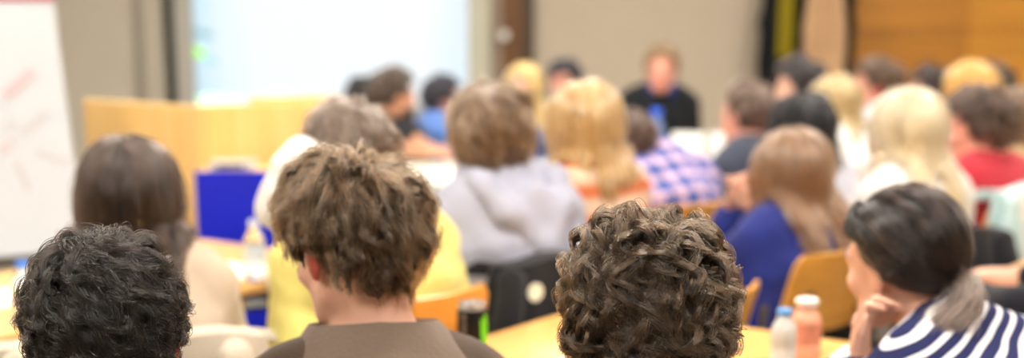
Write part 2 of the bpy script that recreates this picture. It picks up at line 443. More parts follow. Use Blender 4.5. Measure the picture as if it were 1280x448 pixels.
PEOPLE = {}
def person(label, px, py, Y, yaw, face=None, pitch=8, roll=0, lean=None, seat_shift=(0, 0), skin='fair', hair=None, shirt=None, trousers=(52, 56, 70),
           female=False, arms=None, h=.0085, eyes=False, beard=None, collar=None, extras=None, ear_backlit=False, sit=.578, neckl=0.0, noff=(0, 0), who=None, chair=True, chair_h=.86, knee=.36, table=False, pel_at=None, group=None, headsc=1.0, hair_t=.012, shoulder_roll=0.0, curl=.45):
    """seated figure whose head top is seen at photo pixel (px, py) at distance Y; yaw = way the body faces, counted to the left from straight ahead"""
    yaw = rad(yaw); face = yaw if face is None else rad(face)
    top = at(px, py, Y)
    Cw = top - np.array([0, 0, .118 * headsc + hair_t])
    HR = Rz(face - yaw) @ Ry(rad(roll)) @ Rx(-rad(pitch))           # head axes in the body's frame
    # pelvis: straight below, pushed back when the head is low (leaning forward)
    tlen = .43 if female else .455
    Nz = Cw[2] - (.135 + neckl) * headsc
    if lean is None:
        q = tlen ** 2 - (Nz - sit) ** 2
        lean = (math.sqrt(q) if q > 0 else .0) + .06
    R = Rz(yaw)
    pel = np.array([pel_at[0], pel_at[1], 0.0]) if pel_at is not None else Cw - R @ np.array([seat_shift[0], lean + .0 - noff[1] + seat_shift[1], 0])
    root = empty('person', label, 'person', (pel[0], pel[1], 0), yaw, group)
    toL = lambda w: R.T @ (np.asarray(w, float) - np.array([pel[0], pel[1], 0]))
    C = toL(Cw)
    hs = headsc
    wd = .9 if female else 1.0
    lat = np.array([math.cos(shoulder_roll), 0, math.sin(shoulder_roll)])
    P = np.array([0, 0, sit]); N = C + np.array([noff[0], -.045 + noff[1], -(.135 + neckl) * hs])
    bl = min(1, max(0, lean / .12)); S1 = P + (N - P) * .34 + np.array([0, -.045 * bl, 0]); S2 = P + (N - P) * .66 + np.array([0, -.035 * bl, 0]); S3 = P + (N - P) * .87 + np.array([0, -.01, 0])
    torso = [(P, S1, .118, .105 * wd, .05, lat, 1.42 * (1.0 if not female else 1.05)), (S1, S2, .105 * wd, .118 * wd, .05, lat, 1.36), (S2, S3, .118 * wd, .088 * wd, .05, lat, 1.5),
             (S3 - lat * .135 * wd, S3 + lat * .135 * wd, .062 * wd, .062 * wd, .05, None, 1)]
    nk = C + HR @ np.array([0, -.025, -.055]) * hs
    nr = .058 if not female else .048
    torso += [(N + np.array([0, .01, .035]), S3 - lat * .11 * wd + np.array([0, 0, .03]), .04, .045, .05, None, 1), (N + np.array([0, .01, .035]), S3 + lat * .11 * wd + np.array([0, 0, .03]), .04, .045, .05, None, 1)]
    if female: torso += [(S2 + np.array([-.07, .085, -.01]), S2 + np.array([-.07, .086, -.01]), .06, .06, .04, None, 1), (S2 + np.array([.07, .085, -.01]), S2 + np.array([.07, .086, -.01]), .06, .06, .04, None, 1)]
    neck = (N + np.array([0, .005, -.03]), nk, nr * 1.08, nr, .03, None, 1)
    # arms
    arms = arms or {}
    limbs = []; hands = []; foreend = {}
    for sd, sx in (('L', -1), ('R', 1)):
        J = S3 + lat * sx * .172 * wd + np.array([0, .005, -.012])
        a = arms.get(sd, {})
        if 'W' in a: W = toL(a['W'])
        else: W = np.array([sx * .12, lean + .24, .80]) if table else np.array([sx * .10, .20, .665])
        pole = np.asarray(a.get('pole', (sx * .3, -.35, -.8)), float)
        l1, l2 = (.29, .25) if not female else (.27, .235)
        E, W = ik(J, W, l1, l2, pole)
        if 'E' in a: E = toL(a['E'])
        foreend[sd] = (J, E, W)
        limbs.append((J, E, .05 * wd, .041 * wd, .03, None, 1, 'upper')); limbs.append((E, W, .041 * wd, .026, .02, None, 1, 'fore'))
        hd = R.T @ np.asarray(a['dir'], float) if 'dir' in a else nrm(np.array([-sx * .25, .9, -.12 if table else -.25]))
        hn = R.T @ np.asarray(a['n'], float) if 'n' in a else np.array([0, 0, -1.0])
        hands += hand_prims(W, hd, hn, a.get('curl', curl), 1 if sd == 'R' else -1, .95 if female else 1.0)
    legs = []
    for sx in (-1, 1):
        hip = P + np.array([sx * .085, .02, -.02]); kn = np.array([sx * .10, knee, .515]); an = np.array([sx * .10, knee - .06, .10])
        legs += [(hip, kn, .080, .056, .03, None, 1), (kn, an, .054, .040, .02, None, 1), (an, an + np.array([0, .11, -.05]), .036, .03, .02, None, 1)]
    lo = np.minimum(np.array([-.36, -.26, 0.0]), np.min([e for J in foreend.values() for e in J], axis=0) - .12); hi = np.maximum(np.array([.36, .64, 0]), np.max([e for J in foreend.values() for e in J] + [C], axis=0) + .17)
    hi[2] = max(hi[2], C[2] + .16)
    # ---- body, one surface
    g = Grid(lo, hi, h)
    for a in torso: g.cap(*a[:5], a[5], a[6], grow=-.004)
    g.cap(*neck[:5])
    for a in legs: g.cap(*a[:5], grow=-.004)
    for a in limbs: g.cap(*a[:5])
    for a in hands: g.cap(a[1], a[2], a[3], a[4], a[5], a[6], a[7])
    H = lambda x, y, z: C + HR @ (np.array([x, y, z]) * hs)
    g.ell(H(0, -.014, .03), np.array([.074, .096, .088]) * hs, HR, .02)
    g.ell(H(0, .036, -.04), np.array([.058, .058, .078]) * hs, HR, .03)
    g.cap(H(-.016, .066, -.098), H(.016, .066, -.098), .018 * hs, k=.025)
    g.cap(H(-.052, .0, -.06), H(-.02, .06, -.095), .018 * hs, k=.03); g.cap(H(.052, .0, -.06), H(.02, .06, -.095), .018 * hs, k=.03)
    g.cap(H(-.036, .076, .016), H(.036, .076, .016), .013 * hs, k=.02)
    for sx in (-1, 1):
        g.ell(H(sx * .034, .096, -.003), np.array([.016, .012, .011]) * hs, HR, .012, op='s')
        g.ell(H(sx * .04, .066, -.03), np.array([.022, .02, .018]) * hs, HR, .02)
    g.cap(H(0, .088, .006), H(0, .108, -.032), .0085 * hs, .0125 * hs, .012); g.cap(H(-.013, .094, -.038), H(.013, .094, -.038), .009 * hs, k=.008)
    g.cap(H(-.019, .086, -.064), H(.019, .086, -.064), .0075 * hs, k=.006); g.cap(H(-.015, .085, -.074), H(.015, .085, -.074), .008 * hs, k=.006)
    for sx in (-1, 1):
        er = HR @ Rz(sx * .35)
        g.ell(H(sx * .081, -.012, -.008), np.array([.011, .021, .033]) * hs, er, .008)
        g.ell(H(sx * .092, -.006, -.006), np.array([.007, .010, .018]) * hs, er, .006, op='s')
    V, F = g.mesh(); V = relax(V, F, 1, .35)
    mats = [SKIN(skin), RED()]
    b = np_mesh('body', V, F, root, mats)
    q = ((V - C) @ HR) / hs
    lip_ear_m = (np.abs(q[:, 0]) < .024) & (q[:, 1] > .082) & (q[:, 2] < -.057) & (q[:, 2] > -.083)
    if ear_backlit: lip_ear_m |= (np.abs(q[:, 0]) > .079) & (np.abs(q[:, 1]) < .045) & (np.abs(q[:, 2]) < .05)  # ears share the lip red: backlight through them put into the colour
    b.data.polygons.foreach_set('material_index', lip_ear_m[F].all(1).astype(np.int32))
    if eyes:
        white = plain('eye_white', (240, 236, 230), .2, .01); iris = plain('eye_iris', (70, 52, 40), .2, .05)
        for sx in (-1, 1):
            m = MB(); c = H(sx * .033, .0755, -.003)
            m.lathe([(.0115 * math.sin(t), -.0115 * math.cos(t)) for t in np.linspace(.02, PI - .02, 9)], (0, 0, 0), 12)
            Vv = np.array(m.v); Vv = Vv[:, [0, 2, 1]] @ HR.T + c
            e = np_mesh('eye', Vv, m.f, root, [white, iris])
            cen = np.array([Vv[list(f)].mean(0) for f in m.f]); dq = (cen - c) @ HR
            e.data.polygons.foreach_set('material_index', (dq[:, 1] > .0095).astype(np.int32))
            m2 = MB().tube([H(sx * .016, .093, .017), H(sx * .034, .091, .023), H(sx * .05, .079, .018)], [.003, .0038, .002], 6)
            m2.build('eyebrow', hair_mats(*hair['mat'])[1], root, smooth=True)
    # ---- clothes
    sh = dict(shirt); mat = sh['mat']; sleeve = sh.get('sleeve', 'long'); fold = sh.get('fold', .004); gw = sh.get('grow', .012)
    g = Grid(lo, hi, max(h, .0085))
    for a in torso: g.cap(*a[:5], a[5], a[6], grow=gw)
    for i, a in enumerate(limbs):
        if a[7] == 'upper':
            if sleeve == 'short': g.cap(a[0], a[0] + (a[1] - a[0]) * .62, a[2] + .004, a[3] + .006, a[4], grow=gw)
            elif sleeve != 'none': g.cap(*a[:5], grow=gw)
        elif sleeve == 'long':
            g.cap(a[0], a[0] + (a[1] - a[0]) * .93, a[2], a[3], a[4], grow=gw)
        elif sleeve == 'three':
            g.cap(a[0], a[0] + (a[1] - a[0]) * .45, a[2], a[3], a[4], grow=gw)
    nd = nrm(nk - N)
    g.cap(N + np.array([0, .012, .0]) + nd * sh.get('neck', .02), N + nd * .25 + np.array([0, .02, 0]), nr + .012, nr + .05, 0, op='s')
    g.cut(P + np.array([0, 0, -.075]), (0, 0, -1))
    V, F = g.mesh(); V = relax(V, F, 2, .4)
    NV = vnormals(V, F); sd_ = sum(map(ord, label)) % 999
    amp = fold * wavy(V * np.array([1.0, 1, 1.4]), 34, sd_) + fold * .5 * wavy(V, 80, sd_ + 1)
    V = V + NV * (amp + fold * .4)[:, None]
    np_mesh(sh.get('name', 'shirt'), V, F, root, [mat])
    g = Grid(lo, np.array([hi[0], hi[1], sit + .12]), .011)
    g.cap(P + np.array([0, 0, 0]), P + (S1 - P) * .2, .118, .112, .05, lat, 1.42, grow=.004)
    for a in legs[:2] + legs[3:5]: g.cap(*a[:5], grow=.014)
    g.cut((0, 0, .085), (0, 0, -1))
    V, F = g.mesh(); V = relax(V, F, 2, .4)
    np_mesh('trousers', V, F, root, [cloth('trousers_%d_%d_%d' % tuple(trousers), trousers)])
    for sx in (-1, 1):
        g = Grid((sx * .10 - .07, knee - .16, 0), (sx * .10 + .07, knee + .18, .16), .009)
        an = np.array([sx * .10, knee - .06, .10])
        g.cap(an + np.array([0, -.01, -.055]), an + np.array([0, .12, -.065]), .046, .040, .02); g.cap(an, an + np.array([0, 0, -.05]), .052, .05, .02)
        g.cut((0, 0, .004), (0, 0, -1)); g.cut((0, 0, .125), (0, 0, 1))
        V, F = g.mesh(); np_mesh('shoe', V, F, root, [plain('shoe_dark', (44, 42, 44), .5)])
    ctx = dict(root=root, C=C, HR=HR, N=N, S3=S3, S2=S2, S1=S1, P=P, torso=torso, lat=lat, nk=nk, nr=nr, H=H, hs=hs, toL=toL, R=R, pel=pel, h=h, lo=lo, hi=hi, arms=foreend, wd=wd, grow=gw + fold * 1.5, yaw=yaw)
    if who: PEOPLE[who] = ctx
    if collar is not None: add_collar(ctx, **collar)
    if hair: make_hair(ctx, **hair)
    if beard: make_hair(ctx, part_name='beard', style='beard', **beard)
    if extras: extras(ctx)
    if who:
        q = pel + R @ np.array([0, .045 + min(0, lean), 0])
        if chair: make_chair('beech chair under ' + who, q[0], q[1], math.degrees(yaw), chair_h)
        ctx['chair'] = q
    return ctx

def add_collar(x, mat, name='collar', height=.036, rr=None, flare=.012, gap=35, z0=0.03, fold=True, thick=.004):
    nd = nrm(x['nk'] - x['N']); N = x['N'] + nd * z0; r0 = (rr or x['nr'] + .012)
    X = np.array([1.0, 0, 0]); Yv = np.cross(nd, X); Yv = nrm(Yv)
    def ring(a, r, z): return N + nd * z + np.array([0, .006, 0]) + (X * math.sin(a) - Yv * math.cos(a)) * r
    def fn(u, v):
        a = rad(-180 + gap) + (u) * rad(360 - 2 * gap)
        front = abs(u - .5) * 2
        if not fold: return ring(a, r0 + flare * v, -.01 + (height + .01) * v)
        if v < .5: t = v / .5; return ring(a, r0 + .004 + flare * .4 * t, -.015 + (height + .015 - .015 * front) * t)
        t = (v - .5) / .5
        return ring(a, r0 + .009 + flare * (.4 + 1.5 * t) + .003 * math.sin(9 * a) * t, height - .015 * front - (height * 1.15 + .014 * front) * t)
    MB().panel(fn, 44, 10, thick).build(name, mat, x['root'], smooth=True)

# ------------------------------------------------------------------ hair
def smooth_noise(n, steps, amp, rng):
    k = rng.normal(size=(n, 3, 3)); s = np.linspace(0, 1, steps)
    return amp * sum(k[:, None, :, i] * np.sin((i + 1) * 2.1 * s + rng.uniform(0, 6.28, (n, 1)))[:, :, None] * s[None, :, None] / (i + 1) for i in range(3))

def make_hair(x, mat, style='short', L=.06, G=260, kids=6, rad_=.001, vol=.012, whorl=(0.1, -.55, .8), spiral=.5, curl=(0, 0), grav=.25, steps=12, part=.0, clump=.6, spread=.006,
              shell_r=.008, seed=1, part_name='hair', hairline=None, tie=None, lenvar=.25, lift=.35, noise=.006, tip_out=0.0, maxz=None, shell_h=None, sidecut=0.0, fringe=.55, sweep=0.0, shell_tip=.6, frizz=.0015, cap_grow=.004):
    rng = np.random.default_rng(seed * 97 + 5)
    C, HR, hs = x['C'], x['HR'], x['hs']
    cc = C + HR @ (np.array([0, -.014, .03]) * hs); rr = np.array([.076, .098, .09]) * hs
    hl = HAIRLINE if hairline is None else hairline
    # roots, evenly spread over the scalp (directions in the head's frame)
    n0 = G * 5
    i = np.arange(n0) + .5; ph = np.arccos(1 - 2 * i / n0); th = PI * (1 + 5 ** .5) * i
    d = np.stack([np.cos(th) * np.sin(ph), np.sin(th) * np.sin(ph), np.cos(ph)], 1)
    if style == 'beard': d = d[(d[:, 1] > -.05) & (d[:, 2] < -.25) & (d[:, 2] > -.98) & ~((np.abs(d[:, 0]) < .3) & (d[:, 2] > -.5))]
    else: d = d[d[:, 2] > np.interp(d[:, 1], *hl)]
    if len(d) > G: d = d[rng.permutation(len(d))[:G]]
    G = len(d)
    lr = rr
    if style == 'beard': cc = C + HR @ (np.array([0, .034, -.036]) * hs); lr = np.array([.064, .068, .088]) * hs
    q = d * lr; nl = d / lr; nl /= np.linalg.norm(nl, axis=1, keepdims=True)
    wv = nrm(whorl)
    down = HR.T @ np.array([0, 0, -1.0])
    def flow(u, nn):
        if style in ('long', 'bob'):
            side = np.sign(u[:, 0] - part + 1e-5)
            t = np.stack([side * .9, np.full(len(u), -.35 + sweep), np.full(len(u), -.3)], 1)
            far = np.clip(np.abs(u[:, 0] - part) * 1.2, 0, 1)[:, None]
            t = t * (1 - .6 * far) + down * far
            bk = np.clip(-u[:, 1] * 1.4, 0, 1)[:, None]
            t = t * (1 - bk) + bk * (np.array([0, -.25, -1.0]) + .12 * side[:, None] * np.array([1.0, 0, 0]))
        elif style == 'tie':
            t = nrm(tie) - u
        elif style == 'beard': t = np.tile(np.array([0, .2, -1.0]), (len(u), 1))
        else:
            t = u - wv
            t = t + spiral * np.cross(nn, t)
            t = t + sweep * np.array([0, 1.0, 0]) * np.clip(u[:, 1:2], 0, 1)
        t = t - nn * (t * nn).sum(1, keepdims=True)
        return t / (np.linalg.norm(t, axis=1, keepdims=True) + 1e-6)
    fl = flow(d, nl)
    Lg = L * (1 + lenvar * rng.uniform(-1, 1, G))
    Lg = Lg * np.where(d[:, 2] < .4, 1 - sidecut * np.abs(d[:, 0]), 1.0)
    if style == 'short': Lg = Lg * (1 - fringe * np.clip(d[:, 1] * 2.0, 0, 1) * np.clip(1.5 - d[:, 2], 0, 1))
    if style == 'beard': Lg = L * np.ones(G)
    tiev = None
    if style == 'tie':
        tiev = nrm(tie) * (rr + .012); Lg = np.linalg.norm(q - tiev, axis=1) * 1.25 + .01
    lay = rng.uniform(.15, 1.0, G) * vol
    dirv = nl * lift + fl; dirv /= np.linalg.norm(dirv, axis=1, keepdims=True)
    st = (Lg / (steps - 1))[:, None]
    pts = [q.copy()]; p = q.copy()
    rndd = rng.normal(size=(G, 3)) * .12
    tor = [(HR.T @ (a[0] - cc), HR.T @ (a[1] - cc), a[2] + x['grow'] + .006, a[3] + x['grow'] + .006, None if a[5] is None else HR.T @ a[5], a[6]) for a in x['torso'] + [(x['N'], x['nk'], x['nr'], x['nr'], .02, None, 1)]]
    for k in range(1, steps):
        s = k / (steps - 1)
        e = np.linalg.norm(p / (rr + vol), axis=1, keepdims=True)
        u = p / rr; u /= np.linalg.norm(u, axis=1, keepdims=True); nn = u / rr; nn /= np.linalg.norm(nn, axis=1, keepdims=True)
        w = np.clip(2.0 - e, 0, 1)
        f = flow(u, nn)
        dirv = dirv * .62 + f * .5 * w + down * grav * (1.0 + 1.5 * (1 - w)) + rndd * .25 + nn * tip_out * s
        if tiev is not None:
            dt = tiev - p; dirv = dirv * .5 + .9 * s * dt / (np.linalg.norm(dt, axis=1, keepdims=True) + .01)
        if style == 'long':
            fr = (1 - w[:, 0]); dirv[:, 0] -= fr * 1.1 * np.sign(p[:, 0]) * np.clip(np.abs(p[:, 0]) - .05, 0, .1) / .1; dirv[:, 1] -= fr * .25 * (p[:, 1] < .02)
        dirv /= np.linalg.norm(dirv, axis=1, keepdims=True) + 1e-9
        p = p + dirv * st
        off = (lay * min(1, s * 2.2))[:, None] + .002
        e = np.linalg.norm(p / (lr + off), axis=1, keepdims=True)
        p = np.where(e < 1, p / np.maximum(e, .2), p)
        if style in ('long', 'bob'):
            for a, b_, ra, rb, ax, sx in tor:
                qq = p - a; ba = b_ - a
                if ax is not None:
                    cmpn = qq @ ax; qq = qq - np.outer(cmpn, ax) * (1 - 1 / sx); ba = ba - ax * np.dot(ba, ax) * (1 - 1 / sx)
                t = np.clip(qq @ ba / (ba @ ba + 1e-9), 0, 1)[:, None]
                v = qq - t * ba; dist = np.linalg.norm(v, axis=1, keepdims=True); need = ra + (rb - ra) * t + lay[:, None] * .4
                push = v / (dist + 1e-9) * np.clip(need - dist, 0, None)
                if ax is not None: push = push + np.outer(push @ ax, ax) * (sx - 1)
                p = p + push
        pts.append(p.copy())
    Gp = np.stack(pts, 1)                                     # G, steps, 3
    s = np.linspace(0, 1, steps)[None, :, None]
    Gp = Gp + smooth_noise(G, steps, noise, rng)
    tg = np.gradient(Gp, axis=1); tg /= np.linalg.norm(tg, axis=2, keepdims=True) + 1e-9
    nb = np.repeat(nl[:, None, :], steps, 1); nb = nb - tg * (nb * tg).sum(2, keepdims=True); nb /= np.linalg.norm(nb, axis=2, keepdims=True) + 1e-9
    bb = np.cross(tg, nb)
    if curl[0] > 0:
        A = curl[0] * rng.uniform(.5, 1.25, (G, 1, 1)); w = curl[1] * rng.uniform(.7, 1.3, (G, 1, 1)) * rng.choice([-1, 1], (G, 1, 1)); f0 = rng.uniform(0, 6.28, (G, 1, 1))
        ar = np.clip(s * 2.2, 0, 1)
        Gp = Gp + A * ar * ((np.cos(f0 + w * s * 6.283) - np.cos(f0) * (1 - ar)) * nb * .8 + (np.sin(f0 + w * s * 6.283)) * bb)
    sk = np.linalg.norm(Gp / (lr + .0015), axis=2, keepdims=True)
    Gp = np.where(sk < 1, Gp / np.maximum(sk, .3), Gp)
    # under-layer: one closed mass around the guide locks
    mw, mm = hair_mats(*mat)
    Gl = Gp @ HR.T + cc
    lo = Gl.reshape(-1, 3).min(0) - .02; hi = Gl.reshape(-1, 3).max(0) + .02
    lo = np.minimum(lo, cc - .13); hi = np.maximum(hi, cc + .13)
    sh = shell_h or max(.0065, x['h'] * .85)
    g = Grid(lo, hi, sh)
    if style != 'beard':
        m = Grid(lo, hi, sh); m.ell(cc, rr + cap_grow, HR, 0)
        X, Yv, Z = m.ax[0][:, None, None], m.ax[1][None, :, None], m.ax[2][None, None, :]
        qx = [((X - cc[0]) * HR[0, j] + (Yv - cc[1]) * HR[1, j] + (Z - cc[2]) * HR[2, j]) / rr[j] for j in range(3)]
        le = np.sqrt(qx[0] ** 2 + qx[1] ** 2 + qx[2] ** 2) + 1e-6
        lim = (np.interp(qx[1] / le, *hl) - qx[2] / le) * .08
        g.f = np.maximum(m.f, lim.astype(np.float32))
    for a in range(G):
        for k in range(0, steps - 1):
            s0 = k / (steps - 1); r_ = shell_r * (1 - (1 - shell_tip) * s0 ** 2)
            g.cap(Gl[a, k], Gl[a, k + 1], r_, k=.004)
    V, F = g.mesh(); V = relax(V, F, 1, .4)
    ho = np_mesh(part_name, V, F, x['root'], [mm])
    # strands
    n = G * kids
    gi = np.repeat(np.arange(G), kids)
    dl = rng.normal(size=(n, 3)) * spread
    sc = (1 - clump * np.linspace(0, 1, steps) ** 1.2)[None, :, None]
    Pn = Gp[gi] + dl[:, None, :] * sc + smooth_noise(n, steps, frizz, rng) + nb[gi] * (shell_r * 1.0 * np.clip(np.linspace(0, 1, steps) * 3, 0, 1)[None, :, None] * rng.uniform(.3, 1.4, (n, 1, 1)))
    e = np.linalg.norm(Pn / (lr + .003), axis=2, keepdims=True)
    Pn = np.where(e < 1, Pn / np.maximum(e, .3), Pn)
    Pl = (Pn @ HR.T + cc).astype(np.float32)
    strands(part_name + '_strands', Pl, rad_, mw, ho)
    x['hair_obj'] = ho
    return Gl

def strands(name, P, r, mat, parent, taper=.35):
    n, k, _ = P.shape
    hc = D.hair_curves.new(name)
    hc.add_curves([k] * n)
    hc.attributes['position'].data.foreach_set('vector', np.ascontiguousarray(P).ravel()) if 'position' in hc.attributes else hc.points.foreach_set('position', np.ascontiguousarray(P).ravel())
    at_ = hc.attributes.get('radius') or hc.attributes.new('radius', 'FLOAT', 'POINT')
    at_.data.foreach_set('value', np.tile(r * (1 - (1 - taper) * np.linspace(0, 1, k) ** 2), n).astype(np.float32))
    hc.materials.append(mat)
    o = D.objects.new(name, hc); COL.objects.link(o); o.parent = parent
    return o
# ------------------------------------------------------------------ the room
XL, XR, YF, YB, ZC = -3.9, 4.3, -2.6, 6.9 * K, 3.0
M_wall = plain('wall_paint_beige', (194, 181, 162), .85, .03, 3, .04, 200)
M_wall2 = plain('wall_paint_grey', (194, 186, 172), .85, .03, 3, .04, 200)
M_ceil = plain('ceiling_white', (232, 230, 224), .9, .02, 3)
M_floor = plain('floor_lino', (150, 140, 126), .45, .06, 5)
def struct(name, mb, m, bevel=0): return tag(mb.build(name, m, bevel=bevel), kind='structure')
cx, cy = (XL + XR) / 2, (YF + YB) / 2
struct('floor', MB().box((cx, cy, -.05), (XR - XL + .4, YB - YF + .4, .1)), M_floor)
struct('ceiling', MB().box((cx, cy, ZC + .05), (XR - XL + .4, YB - YF + .4, .1)), M_ceil)
struct('wall_back', MB().box((cx, YB + .06, ZC / 2), (XR - XL + .4, .12, ZC)), M_wall)
struct('wall_left', MB().box((XL - .06, cy, ZC / 2), (.12, YB - YF, ZC)), M_wall2)
struct('wall_right', MB().box((XR + .06, cy, ZC / 2), (.12, YB - YF, ZC)), M_wall)
struct('wall_front', MB().box((cx, YF - .06, ZC / 2), (XR - XL + .4, .12, ZC)), M_wall2)

def X_at(px, Y): return at(px, 60, Y / K)[0]
yb = YB
# grey end section of the back wall with a pilaster, black curtain strip and screen surround
M_grey = plain('pilaster_grey', (186, 179, 164), .8, .02, 4)
M_grey2 = plain('surround_grey', (176, 174, 166), .6, .02, 4)
M_blackstrip = plain('black_strip', (34, 40, 36), .6, .05)
def vstrip(name, px0, px1, dep, m, y=None, z1=ZC):
    a, b = X_at(px0, yb - dep), X_at(px1, yb - dep)
    return struct(name, MB().box(((a + b) / 2, yb - dep / 2, z1 / 2), (abs(b - a), dep, z1)), m, bevel=.004)
vstrip('wall_left_section', -120, 168, .02, M_wall2)
vstrip('trim_1', 168, 180, .05, plain('pilaster_edge_darker', (150, 143, 130), .8, .02))  # narrow darker grey strip along the pilaster's left edge
vstrip('trim_2', 180, 206, .07, M_grey)
vstrip('trim_3', 206, 219, .105, M_blackstrip)
vstrip('trim_4', 219, 242, .10, M_grey2)
vstrip('trim_5', 585, 612, .10, plain('surround_pale', (196, 194, 176), .6, .02))
vstrip('trim_6', 612, 629, .05, plain('post_taupe', (150, 136, 120), .7, .02))
struct('baseboard_back', MB().box((cx, yb - .03, .05), (XR - XL, .03, .1)), plain('baseboard_brown', (90, 66, 44), .5))
# brown door leaf edge and dark jamb
a, b = X_at(627, yb - .06), X_at(653, yb - .06)
d1 = struct('door_1', MB().box(((a + b) / 2, yb - .03, 1.2), (b - a, .06, 2.4)), wood('door_brown', (122, 82, 40), (96, 62, 30), 'Z', .5), bevel=.004)
a2, b2 = X_at(653, yb - .05), X_at(668, yb - .05)
struct('trim_7', MB().box(((a2 + b2) / 2, yb - .03, 1.2), (b2 - a2, .06, 2.4)), plain('jamb_dark', (74, 62, 48), .6))
p = at(630, 44, (yb - .11) / K)
kb = MB().lathe([(.001, -.03), (.03, -.03), (.034, -.012), (.03, .0), (.012, .006), (.012, .05), (.03, .052), (.03, .056), (.001, .056)], (0, 0, 0), 20)
kv = np.array(kb.v); kb.v = [(p[0] + v[0], p[1] + v[2], p[2] + v[1]) for v in kv]
kb.build('pale_fitting', plain('fitting_white', (245, 243, 236), .15, .01, spec=.8), d1, smooth=True)  # small round pale fitting added for the bright spot at the door edge

# projection screen with the lit slide
M_slide = None
def slide_material():
    m, nt, bs = nodes_of('projected_slide')
    tc = node(nt, 'ShaderNodeTexCoord'); sep = node(nt, 'ShaderNodeSeparateXYZ'); nt.links.new(tc.outputs['Generated'], sep.inputs['Vector'])
    nz = node(nt, 'ShaderNodeTexNoise', Scale=3.0, Detail=1.0); nt.links.new(tc.outputs['Generated'], nz.inputs['Vector'])
    ad = node(nt, 'ShaderNodeMath', operation='MULTIPLY_ADD'); ad.inputs[1].default_value = .12; nt.links.new(nz.outputs['Fac'], ad.inputs[0]); nt.links.new(sep.outputs['X'], ad.inputs[2])
    r = ramp(nt, [(.06, s2l((196, 230, 246))), (.16, s2l((226, 242, 250))), (.30, s2l((240, 248, 253))), (.9, s2l((242, 249, 253))), (1.0, s2l((226, 240, 250)))])
    nt.links.new(ad.outputs[0], r.inputs['Fac'])
    bs.inputs['Base Color'].default_value = (.04, .04, .04, 1)
    nt.links.new(r.outputs['Color'], bs.inputs['Emission Color']); bs.inputs['Emission Strength'].default_value = SLIDE
    return m
SLIDE = 1.03
sx0, sx1 = X_at(240, yb - .10), X_at(586, yb - .10)
scr = empty('projection_screen', 'large bright projection screen on the back wall showing a pale slide', 'projection screen', ((sx0 + sx1) / 2, yb - .05, 0))
sw = sx1 - sx0; zb_, zt_ = .80, 2.55
MB().box((0, 0, (zb_ + zt_) / 2), (sw, .03, zt_ - zb_)).build('screen_surface', slide_material(), scr)
for z_ in (zb_ - .03, zt_ + .03): MB().box((0, -.012, z_), (sw, .05, .06)).build('screen_rail', M_grey2, scr, bevel=.005)
def leaf(pts, col, stg):
    P = [at(px_, py_, (yb - .07) / K) - np.array([(sx0 + sx1) / 2, yb - .05, 0]) for px_, py_ in pts]
    m = MB(); n = len(P)
    m.add([(q[0], -.0165, q[2]) for q in P] + [(q[0], -.0145, q[2]) for q in P], [tuple(range(n)), tuple(range(2 * n - 1, n - 1, -1))] + [(i, (i + 1) % n, n + (i + 1) % n, n + i) for i in range(n)])
    m.build('slide_picture', emit('slide_%d_%d_%d' % col, col, stg), scr)
leaf([(236, 37), (246, 36), (262, 40), (270, 46), (256, 47), (240, 44)], (120, 160, 170), .75)
leaf([(236, 58), (244, 57), (254, 63), (258, 70), (246, 72), (236, 74)], (150, 225, 90), .95)
leaf([(250, 66), (262, 70), (273, 78), (270, 82), (258, 77)], (140, 185, 195), .8)
leaf([(240, 122), (262, 118), (286, 120), (302, 118), (304, 150), (240, 150)], (206, 246, 214), .95)
leaf([(335, 120), (348, 112), (362, 116), (364, 140), (338, 140)], (226, 246, 214), .95)

# wood panelling on the right of the back wall
M_panel = wood('wall_panelling_wood', (200, 138, 52), (176, 116, 40), 'X', .45, .7)
pa, pb = X_at(1052, yb - .05), X_at(1209, yb - .05)
bh = .42
pn1 = MB(); pn2 = MB(); pn3 = MB()
for k in range(7):
    z = .02 + k * bh + bh / 2
    pn1.box(((pa + pb) / 2, yb - .02, z), (pb - pa - .006, .04, bh - .006))
    pn2.box(((pb + XR) / 2, yb - .02, z), (XR - pb - .006, .04, bh - .006))
struct('wall_back_panelling', pn1, M_panel, bevel=.003)
struct('wall_back_panelling_end', pn2, wood('wall_panelling_wood_light', (224, 158, 60), (200, 136, 48), 'X', .45, .7), bevel=.003)

# ceiling lights: real luminaires recessed in the ceiling
LAMP = 54.0
M_lamp = emit('lamp_diffuser', (255, 249, 239), LAMP); M_lframe = plain('lamp_frame', (240, 240, 238), .4)
for ix, lx in enumerate((-2.1, .2, 2.5)):
    for iy, ly in enumerate((.25, 2.6, 5.2, 7.5)):
        t = empty('ceiling_light', 'square white ceiling light panel above the rows of seats', 'ceiling light', (lx, ly, ZC), 0, 'ceiling light panels')
        MB().box((0, 0, -.02), (.56, .56, .02)).build('diffuser', M_lamp, t)
        MB().box((-.29, 0, -.02), (.03, .61, .04)).box((.29, 0, -.02), (.03, .61, .04)).box((0, -.29, -.02), (.55, .03, .04)).box((0, .29, -.02), (.55, .03, .04)).build('frame', M_lframe, t)

# ------------------------------------------------------------------ furniture
M_beech = wood('beech_ply', (226, 164, 74), (208, 144, 58), 'X', .35)
M_table = wood('beech_tabletop', (236, 184, 106), (226, 170, 92), 'X', .32)
M_lect = wood('lectern_beech', (255, 214, 140), (252, 204, 124), 'Z', .4, .6)
M_steel = plain('chair_steel', (150, 152, 156), .25, .03, metal=.9)

